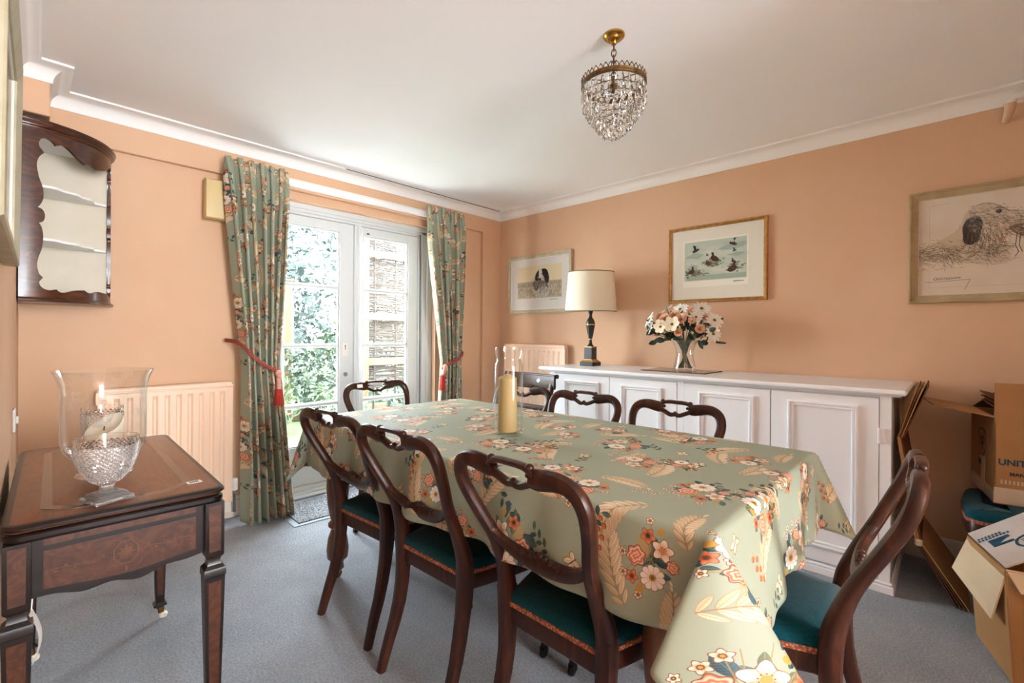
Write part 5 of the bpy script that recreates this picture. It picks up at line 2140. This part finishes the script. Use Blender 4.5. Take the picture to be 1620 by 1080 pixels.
for sx in (-1, 1):
    for sy in (-1, 1):
        cx, cy = sx * (HX - .024), sy * (HY - .024)
        g = G()
        g.loft([[(cx - h, cy - h, z), (cx + h, cy - h, z), (cx + h, cy + h, z), (cx - h, cy + h, z)] for h, z in lgp[::-1]])
        lg = obj('leg', g, M['mahogany_black'], ct, ang=25)
        g = G()
        for dx, dy in ((0, -1), (1, 0), (-1, 0), (0, 1)):
            e = .0008
            for (h0, z0), (h1, z1) in (((.0215, .565), (.0215, .688)), ((.0149, .10), (.0228, .485))):
                w0, w1 = h0 * .62, h1 * .66
                if dx == 0:
                    vs = [(cx - w0, cy + dy * (h0 + e), z0), (cx + w0, cy + dy * (h0 + e), z0), (cx + w1, cy + dy * (h1 + e), z1), (cx - w1, cy + dy * (h1 + e), z1)]
                else:
                    vs = [(cx + dx * (h0 + e), cy - w0, z0), (cx + dx * (h0 + e), cy + w0, z0), (cx + dx * (h1 + e), cy + w1, z1), (cx + dx * (h1 + e), cy - w1, z1)]
                g.add(vs, [(0, 1, 2, 3)])
        parts('leg_veneer', g, M['burr'], lg, smooth=False)
        g = G()
        g.lathe([(.004, -.008), (.012, -.0075), (.0145, -.004), (.0145, .004), (.012, .0075), (.004, .008)], 14, m=Matrix.Translation((cx + .012, cy - .004, .0145)) @ Matrix.Rotation(PI / 2 + .5, 4, 'X'))
        obj('castor_wheel', g, M['china'], lg)
        g = G()
        g.box(cx - .006, cx + .014, cy - .012, cy + .004, .024, .05, .003)
        obj('castor_fork', g, M['bronze'], lg)
mt2 = Matrix.Translation((.152, -.355, HT + .0004)) @ Matrix.Rotation(math.radians(6), 4, 'Z')
s1, gk = sticker(ct, mt2, .034, .026)
gk2 = obj('lot_print', gk, M['ink_dark'], s1, smooth=False, kind='stuff')
pl = thing('paper_label', 'curled white paper label hanging by the front left leg of the card table', 'label', (.012, 1.485, .47))
g = G()
g.grid(lambda u, v: (.016 * math.sin(3 * v) + .006 * u, -.012 + .03 * (u - .3) * (1 - v * .4), .06 - .12 * v), 5, 8)
obj('curled_sheet', g, M['paper'], pl)
g = G()
g.sweep([(.004, 0, .055), (.006, -.002, .09)], .0012, n=5, ref=(1, 0, 0))
obj('string', g, M['paper'], pl)

# ------------------------------------------------------------------ glass on the card table
def diamond_wall(prof, n, rows, lift):
    """cut diamonds over a lathe profile; prof(f)->(r,z) for f in 0..1"""
    g = G()
    vs, ids = [], {}
    for j in range(rows + 1):
        r, z = prof(j / rows)
        for i in range(n):
            a = 2 * PI * (i + .5 * (j % 2)) / n
            ids[(i, j)] = len(vs)
            vs.append((r * math.cos(a), r * math.sin(a), z))
    fs = []
    for j in range(1, rows):
        for i in range(n):
            k = 0 if j % 2 else -1
            left, right = ids[(i, j)], ids[((i + 1) % n, j)]
            up = ids[((i + 1 + k if j % 2 else i) % n if j % 2 else (i + 1) % n, j + 1)] if False else None
            ii = (i + 1) % n if j % 2 else i
            up, dn = ids[(ii, j + 1)], ids[(ii, j - 1)]
            c = [sum(vs[q][d] for q in (left, right, up, dn)) / 4 for d in range(3)]
            rr = math.hypot(c[0], c[1])
            c[0] *= 1 + lift / rr
            c[1] *= 1 + lift / rr
            ci = len(vs)
            vs.append(tuple(c))
            fs += [(dn, right, ci), (right, up, ci), (up, left, ci), (left, dn, ci)]
    g.add(vs, fs)
    return g


GZ = HT + .0005
bo = thing('cut_glass_bowl', 'diamond cut crystal footed bowl on a square foot, at the front of the card table', 'bowl', (.146, 1.515, GZ), math.radians(20))
g = G()
h = .04
g.box(-h, h, -h, h, 0, .012, .003)
rings = []
for z, hh in ((.012, .034), (.016, .030), (.020, .030), (.022, .024)):
    rings.append([(-hh, -hh, z), (hh, -hh, z), (hh, hh, z), (-hh, hh, z)])
g.loft(rings)
g.lathe([(.022, .022), (.0165, .028), (.015, .034), (.0165, .040), (.022, .044)], 10)
obj('foot', g, M['cut'], bo, smooth=False)


def bowl_r(f):
    z = .044 + .098 * f
    return (.022 + .040 * math.sin(min(1, f * 1.15) * PI / 2) ** .75, z)


g = diamond_wall(bowl_r, 32, 20, .0028)
o = obj('cut_body', g, M['cut'], bo, smooth=False)
g = G()
g.lathe([bowl_r(1), (.0625, .148), (.063, .155), (.0605, .155), (.0595, .142), (.056, .115), (.046, .08), (.030, .056), (.002, .050)], 40, caps=(False, True))
obj('rim', g, M['crystal'], bo, ang=30)

hu = thing('hurricane_vase', 'large clear flared glass hurricane vase on the card table', 'vase', (.168, 1.80, GZ))
g = G()
pr = [(.002, 0), (.062, 0), (.066, .004), (.062, .010), (.034, .018), (.028, .026), (.034, .034), (.058, .044), (.080, .058), (.092, .078), (.097, .105), (.097, .20), (.0965, .235), (.099, .262), (.107, .288), (.1145, .304)]
inn = [(.1115, .304), (.104, .288), (.096, .262), (.0935, .235), (.094, .2), (.094, .107), (.089, .082), (.077, .063), (.055, .050), (.002, .046)]
g.lathe(pr + inn, 56)
obj('glass_body', g, M['clear'], hu, ang=60)
ca = thing('burnt_candle', 'white pillar candle with a slanting burnt top inside the hurricane vase', 'candle', (.163, 1.768, GZ + .0465))
g = G()
n = 28
rings = []
for f in [0, .02, .3, .6, .85, .97, 1.0, 1.0]:
    k = 1 if f < 1 else .96
    rings.append([(.044 * k * math.cos(2 * PI * j / n), .044 * k * math.sin(2 * PI * j / n), f * (.098 + .030 * math.cos(2 * PI * j / n - .6) + .003 * math.sin(7 * j))) for j in range(n)])
rings.append([(.028 * math.cos(2 * PI * j / n), .028 * math.sin(2 * PI * j / n), .086 + .018 * math.cos(2 * PI * j / n - .6)) for j in range(n)])
g.loft(rings)
obj('wax', g, M['candle_white'], ca, ang=50)
g = G()
g.sweep([(0, 0, .086), (.001, .001, .098)], .0015, n=5, ref=(1, 0, 0))
obj('wick', g, M['wick'], ca)
cu = thing('bowl_reflection', 'added cut glass shape standing for the bowl reflection inside the hurricane vase', 'reflection', (.166, 1.838, GZ + .049))  # added shape imitating the bowl's reflection in the hurricane glass


def reflection_r(f):
    return (.024 + .024 * math.sin(min(1, f * 1.1) * PI / 2) ** .8, .012 + .118 * f)


obj('cut_body', diamond_wall(reflection_r, 24, 20, .0022), M['cut'], cu, smooth=False)
g = G()
g.lathe([(.02, 0), (.026, .004), (.024, .012)], 20, caps=(True, False))
g.lathe([reflection_r(1), (.0482, .134), (.049, .143), (.0465, .143), (.045, .13), (.04, .08), (.026, .026), (.002, .02)], 32, caps=(False, True))
obj('rim', g, M['crystal'], cu, ang=30)

# ------------------------------------------------------------------ glass cylinder on the dining table
cy = thing('cylinder_vase', 'tall clear glass cylinder vase with a pinched neck on the floral cloth', 'vase', (1.318, 1.268, TZ + .0015))
g = G()
pr = [(.002, 0), (.053, 0), (.056, .003), (.056, .02), (.056, .262), (.054, .278), (.048, .292), (.0475, .300), (.053, .315), (.0555, .327), (.0555, .343)]
inn = [(.0535, .343), (.0535, .327), (.051, .315), (.0455, .300), (.046, .292), (.052, .278), (.054, .262), (.054, .02), (.052, .012), (.002, .012)]
g.lathe(pr + inn, 48)
obj('glass_body', g, M['clear'], cy, ang=60)
cd = thing('pillar_candle', 'tall cream pillar candle with a pointed top inside the glass cylinder', 'candle', (1.316, 1.272, TZ + .0142), 0)
cd.rotation_euler = (math.radians(-.6), math.radians(.9), 0)
g = G()
g.lathe([(.002, 0), (.037, 0), (.0385, .003), (.0375, .1), (.0355, .2), (.036, .207), (.034, .211), (.006, .225), (.002, .226)], 36)
obj('wax', g, M['candle_cream'], cd, ang=40)
g = G()
g.sweep([(0, 0, .225), (.001, 0, .234)], .0013, n=5, ref=(1, 0, 0))
obj('wick', g, M['candle_white'], cd)

# ------------------------------------------------------------------ chandelier
cl = thing('chandelier', 'small brass and crystal tiered chandelier hanging from the ceiling', 'chandelier', (1.614, .986, CEIL))
g = G()
g.lathe([(.002, -.036), (.010, -.036), (.013, -.030), (.012, -.024), (.026, -.020), (.030, -.014), (.036, -.012), (.042, -.006), (.0425, 0), (.002, 0)], 28)
obj('ceiling_rose', g, M['brass'], cl)


def link_(z, rot, n=4):
    g = G()
    pts = [(.009 * math.cos(a) * (1 if True else 1), 0, z + .016 * math.sin(a)) for a in [2 * PI * j / 12 for j in range(12)]]
    q = Matrix.Rotation(rot, 4, 'Z')
    g.sweep([q @ Vector(p) for p in pts], .0022, n=6, ref=q @ Vector((0, 1, 0)), closed=True)
    return g


for k in range(6):
    obj('chain_link', link_(-.048 - .0225 * k, k * PI / 2 + .4), M['bronze'], cl)
RZ = -.196
g = G()
g.lathe([(.002, -.166), (.012, -.166), (.014, -.174), (.022, -.180), (.016, -.187), (.018, -.2), (.010, -.212), (.012, -.225), (.002, -.23)], 16)
hb = obj('hub', g, M['bronze'], cl)
for k in range(3):
    g = G()
    q = Matrix.Rotation(2 * PI * k / 3 + .5, 4, 'Z')
    g.sweep(catmull([tuple(q @ Vector(p)) for p in ((.01, 0, -.190), (.05, 0, -.186), (.09, 0, -.190), (.122, 0, RZ))], 4), .0025, n=6)
    obj('arm', g, M['bronze'], hb)
g = G()
rr = .1255
g.lathe([(rr - .002, RZ - .011), (rr, RZ - .011), (rr + .002, RZ - .008), (rr + .001, RZ), (rr + .002, RZ + .005), (rr, RZ + .007), (rr - .002, RZ + .007), (rr - .002, RZ - .011)], 64, caps=(False, False))
rm = obj('rim', g, M['bronze'], cl)
g = G()
for k in range(40):
    a = 2 * PI * k / 40
    q = Matrix.Rotation(a, 4, 'Z') @ Matrix.Translation((rr, 0, RZ + .007))
    g.sweep([tuple(q @ Vector((0, .0085 * math.cos(b), .014 * math.sin(b)))) for b in [PI * j / 6 for j in range(7)]], .0016, n=5, ref=q.to_3x3() @ Vector((1, 0, 0)))
    g.sphere(tuple(q @ Vector((0, 0, .016))), .0028, 6, 4)
    g.sphere(tuple(q @ Vector((0, .0098, .004))), .002, 6, 4)
obj('pierced_gallery', g, M['bronze'], rm, kind='stuff')
# crystal drops, one mesh shared by all
drop_me = None


def drop_mesh():
    g = G()
    n = 6
    pr = [(.0012, 0), (.0035, -.006), (.0085, -.028), (.0098, -.036), (.007, -.044), (.001, -.051)]
    rings = [[(r * math.cos(2 * PI * j / n) * .55, r * math.sin(2 * PI * j / n), z) for j in range(n)] for r, z in pr]
    g.loft(rings)
    me = g.mesh('crystal_drop', False)
    me.materials.append(M['crystal'])
    return me


drop_me = drop_mesh()
tiers = [(.1225, -.207, 30), (.1195, -.240, 28), (.107, -.264, 25), (.094, -.286, 22), (.080, -.306, 19), (.066, -.323, 16), (.052, -.338, 13), (.038, -.350, 9), (.020, -.358, 5)]
rc = random.Random(2)
nd_ = 0
for r, z, n in tiers:
    g = G()
    g.sweep([((r - .002) * math.cos(2 * PI * j / 36), (r - .002) * math.sin(2 * PI * j / 36), z) for j in range(36)], .0018, n=5, closed=True)
    obj('tier_ring', g, M['bronze'], cl)
    for k in range(n):
        a = 2 * PI * (k + rc.uniform(-.12, .12)) / n
        o = bpy.data.objects.new('crystal_drop', drop_me)
        COL.objects.link(o)
        o.parent = cl
        o.location = (r * math.cos(a), r * math.sin(a), z - .003)
        o.rotation_euler = (0, rc.uniform(-.10, .02), a + rc.uniform(-.25, .25))
        nd_ += 1
        if rc.random() < .5:
            o.scale = (1, 1, rc.uniform(.92, 1.06))

# ------------------------------------------------------------------ cartons
def panel(quad, th, g=None):
    """a sheet of card: quad of four points given thickness along its normal"""
    g = g or G()
    q = [Vector(p) for p in quad]
    nrm = (q[1] - q[0]).cross(q[3] - q[0]).normalized() * th
    g.add([tuple(p) for p in q] + [tuple(p + nrm) for p in q], [(0, 1, 2, 3), (7, 6, 5, 4), (0, 4, 5, 1), (1, 5, 6, 2), (2, 6, 7, 3), (3, 7, 4, 0)])
    return g


def text(parent, s, size, m, mtx, name='printed_word'):
    cu_ = bpy.data.curves.new(name, 'FONT')
    cu_.body = s
    cu_.size = size
    cu_.extrude = .0003
    cu_.offset = size * .03
    o = bpy.data.objects.new(name, cu_)
    COL.objects.link(o)
    dg = bpy.context.evaluated_depsgraph_get()
    me = bpy.data.meshes.new_from_object(o.evaluated_get(dg))
    bpy.data.objects.remove(o, do_unlink=True)
    me.transform(mtx)
    return obj(name, me, m, parent, False)


def basis_of(o, x, y):
    x, y = Vector(x).normalized(), Vector(y).normalized()
    z = x.cross(y)
    mm = Matrix.Identity(4)
    for i in range(3):
        mm[i][0], mm[i][1], mm[i][2], mm[i][3] = x[i], y[i], z[i], o[i]
    return mm


# upper carton standing on the chair
th_ = math.radians(9.0)
A_ = Vector((math.cos(th_), math.sin(th_), 0))        # away from the camera
B_ = Vector((math.sin(th_), -math.cos(th_), 0))       # to the right
Z_ = Vector((0, 0, 1))
P0 = Vector((2.80, -.124, .464))
uc = thing('upper_carton', 'open brown cardboard carton with UNIT printed on it standing on the chair by the wall', 'carton', P0)
LA, LB, HH = .385, .33, .353
O_ = Vector((0, 0, 0))
g = G()
t_ = .005
panel([O_, O_ + B_ * LB, O_ + B_ * LB + Z_ * HH, O_ + Z_ * HH], -t_, g)
panel([O_ + A_ * LA, O_ + A_ * LA + B_ * LB, O_ + A_ * LA + B_ * LB + Z_ * HH, O_ + A_ * LA + Z_ * HH], t_, g)
panel([O_, O_ + A_ * LA, O_ + A_ * LA + Z_ * HH, O_ + Z_ * HH], t_, g)
panel([O_ + B_ * LB, O_ + B_ * LB + A_ * LA, O_ + B_ * LB + A_ * LA + Z_ * HH, O_ + B_ * LB + Z_ * HH], -t_, g)
panel([O_, O_ + A_ * LA, O_ + A_ * LA + B_ * LB, O_ + B_ * LB], t_, g)
obj('body', g, M['card'], uc, smooth=False)
T0 = O_ + Z_ * HH
g = panel([T0, T0 + B_ * LB, T0 + B_ * LB + Z_ * .145 - A_ * .004, T0 + Z_ * .145 - A_ * .004], -t_)
obj('flap', g, M['card'], uc, smooth=False)
g = panel([T0, T0 + A_ * LA, T0 + A_ * (LA - .05) - B_ * .195 + Z_ * .035, T0 + A_ * .06 - B_ * .185 + Z_ * .03], t_)
obj('flap', g, M['card'], uc, smooth=False)
q0 = T0 + A_ * LA
g = panel([q0, q0 + B_ * LB, q0 + B_ * LB * .98 + Z_ * .10 - A_ * .03, q0 + B_ * .10 + Z_ * .105 - A_ * .03, ][:4], t_)
obj('flap', g, M['card_dark'], uc, smooth=False)
for k in range(3):
    z = HH + .005 + .018 * k
    g = panel([A_ * (.06 + .05 * k) + B_ * .02 + Z_ * (z + .03), A_ * (.30 + .02 * k) + B_ * .02 + Z_ * (z + .045), A_ * (.30 + .02 * k) + B_ * .30 + Z_ * (z - .03), A_ * (.06 + .05 * k) + B_ * .30 + Z_ * (z - .05)], .005)
    obj('folded_sheet', g, M['card_dark'], uc, smooth=False)
fm = basis_of(O_ - A_ * .0004, B_, Z_)
text(uc, 'UNIT', .035, M['ink'], fm @ Matrix.Translation((.012, .16, 0)))
text(uc, 'MANU', .020, M['ink_dark'], fm @ Matrix.Translation((.046, .118, 0)))
g = G()
for k in range(14):
    g.box(.02 + .012 * k, .026 + .012 * k, .082, .098, 0, .0005, 0, fm)
obj('perforation', g, M['card_pale'], uc, smooth=False, kind='stuff')
sm = basis_of(O_ + A_ * LA - B_ * .0004, -A_, Z_)
g = G()
# shield outline
sh_ = [(-.05, .05), (-.03, .062), (.03, .062), (.05, .05), (.05, -.015), (.03, -.045), (0, -.06), (-.03, -.045), (-.05, -.015)]
for k in range(9):
    a, b = Vector((*sh_[k], 0)), Vector((*sh_[(k + 1) % 9], 0))
    g.sweep([tuple(a), tuple(b)], .0045, .0006, n=4, ref=(0, 0, 1), m=sm @ Matrix.Translation((.20, .215, 0)))
for pts in ([(-.03, .03), (-.03, -.005), (-.02, -.015), (-.008, -.005), (-.008, .03)], [(.008, -.03), (.008, .03), (.024, .03), (.032, .015), (.024, 0), (.01, 0)]):
    g.sweep([(*p, 0) for p in pts], .005, .0006, n=4, ref=(0, 0, 1), m=sm @ Matrix.Translation((.20, .215, 0)))
for k in range(7):
    g.box(.145 + .016 * k, .156 + .016 * k, .115, .137, 0, .0006, 0, sm)
obj('shield_logo', g, M['ink_dark'], uc, smooth=False, kind='stuff')
g = G()
g.box(.0, LA, 0, .05, .0003, .001, 0, sm)
g.box(LA * .5, LA * .5 + .06, .0, .16, .0003, .0012, 0, sm)
g.box(0, .12, .0, .065, .0003, .001, 0, fm)
parts('packing_tape', g, M['tape'], uc, smooth=False)

# lower carton on the carpet
C0 = Vector((2.56, -.075, 0))
cdir = Vector((-.965, -.263, 0))
edir = Vector((.263, -.965, 0))
lc = thing('lower_carton', 'pale open cardboard box with hanging flap on the carpet at the right edge', 'carton', C0)
LC, LE, HC = .30, .40, .375
fl = edir * -.03
t0, t1 = fl + Z_ * HC, cdir * LC + fl * .8 + Z_ * HC
g = G()
panel([O_, cdir * LC, t1, t0], t_, g)
panel([cdir * LC, cdir * LC + edir * LE, cdir * LC + edir * LE + Z_ * HC, t1], t_, g)
panel([O_, edir * LE, edir * LE + Z_ * HC, t0], -t_, g)
panel([edir * LE, edir * LE + cdir * LC, edir * LE + cdir * LC + Z_ * HC, edir * LE + Z_ * HC], -t_, g)
panel([O_, edir * LE, edir * LE + cdir * LC, cdir * LC], t_, g)
obj('body', g, M['card'], lc, smooth=False)
g = panel([t0 - cdir * .005, t1, t1 - edir * .028 - cdir * .028 - Z_ * .185, t0 - edir * .048 - cdir * .005 - Z_ * .135], t_)
obj('hanging_flap', g, M['card_pale'], lc, smooth=False)
ft = [t0 + Z_ * .006, t0 + edir * .28 + Z_ * .20 + Z_ * .006, t1 + edir * .28 + Z_ * .20 + Z_ * .006, t1 + Z_ * .006]
g = panel(ft, -t_)
tf = obj('top_flap', g, M['card_grey'], lc, smooth=False)
g = panel([t1 + Z_ * .004, t1 + edir * .35 + Z_ * .004, t1 + edir * .35 + cdir * .06 + Z_ * -.05, t1 + cdir * .05 + edir * .02 - Z_ * .05], t_)
obj('flap', g, M['card_pale'], lc, smooth=False)
# print on the top flap
fm2 = basis_of(ft[0] + Z_ * .0075, ft[1] - ft[0], ft[3] - ft[0])
nrm = (ft[1] - ft[0]).cross(ft[3] - ft[0]).normalized()
if nrm.z < 0:
    fm2 = basis_of(ft[3] + Z_ * .0075, ft[2] - ft[3], ft[0] - ft[3])
g = G()
FM = fm2 @ Matrix.Translation((.038, .09, 0)) @ Matrix.Diagonal((1.35, 1.35, 1, 1))
ringp = [(.062 + .030 * math.cos(2 * PI * j / 28), .012 + .030 * math.sin(2 * PI * j / 28), 0) for j in range(28)]
g.sweep(ringp, .0045, .0006, n=4, ref=(0, 0, 1), closed=True, m=FM)
zz = catmull([(-.006, .05, 0), (.012, .062, 0), (.03, .052, 0)], 4)
g.loft([[(-.012, .034, 0), (.036, .034, 0), (.036, .044, 0), (-.012, .044, 0)], [(-.012, .034, .0006), (.036, .034, .0006), (.036, .044, .0006), (-.012, .044, .0006)]], m=FM)
g.loft([[(-.012, .062, 0), (.036, .062, 0), (.036, .074, 0), (-.012, .074, 0)], [(-.012, .062, .0006), (.036, .062, .0006), (.036, .074, .0006), (-.012, .074, .0006)]], m=FM)
g.add([(-.012, .044, .0004), (.004, .044, .0004), (.03, .062, .0004), (-.012, .062, .0004)], [(0, 1, 2, 3)], FM)
for k in range(4):
    g.box(.046, .046 + (.032, .028, .03, .022)[k], .024 - .008 * k, .027 - .008 * k, 0, .0005, 0, FM)
for k in range(9):
    g.box(-.03 + .0085 * k, -.024 + .0085 * k, .082, .09, 0, .0005, 0, FM)
for k in range(7):
    g.box(-.028 + .0085 * k, -.022 + .0085 * k, .094, .101, 0, .0005, 0, FM)
obj('blue_print', g, M['ink'], tf, smooth=False, kind='stuff')
g = G()
fm3 = basis_of(O_ + cdir * .0 + fl * .1, cdir, Z_)
wr_ = [(.17, .20), (.19, .17), (.215, .145), (.225, .11), (.205, .09), (.185, .11), (.17, .15)]
g.box(.15, .19, 0.0, .2, -.0022, -.0008, 0, fm3 @ Matrix.Rotation(math.atan2(-.03, HC) * -1, 4, 'X'))
obj('packing_tape', g, M['tape'], lc, smooth=False)

# flattened cartons stood on end between the sideboard and the chair
fc = thing('flattened_cartons', 'stack of folded flat cardboard cartons leaning in the gap beside the sideboard', 'cardboard', (2.72, 0, 0))


def yz(a, b, x0, x1, th, m, name):
    g = panel([(x0, a[0], a[1]), (x1, a[0] + .01, a[1]), (x1, b[0] + .01, b[1]), (x0, b[0], b[1])], th)
    return obj(name, g, m, fc, smooth=False)


for k in range(4):
    yz((-.055 + .013 * k, .002), (.100 + .007 * k, .245), .0 + .004 * k, .44, .005, M['card_dark'] if k else M['card'], 'bottom_flap')
for k in range(3):
    yz((.102 + .008 * k, .245), (.172 + .006 * k, .70), .0, .46, .006, M['card'] if k else M['card_dark'], 'carton_side')
for k, (y, z) in enumerate(((.083, .935), (.100, .928), (.112, .93), (.123, .925))):
    yz((.166 + .005 * k, .70), (y, z), .0 + .006 * k, .42, .005, M['card'] if k % 2 else M['card_dark'], 'top_flap')
g = G()
g.box(-.006, .02, .094, .122, .232, .262, .006)
obj('torn_corner', g, M['card_pale'], fc)
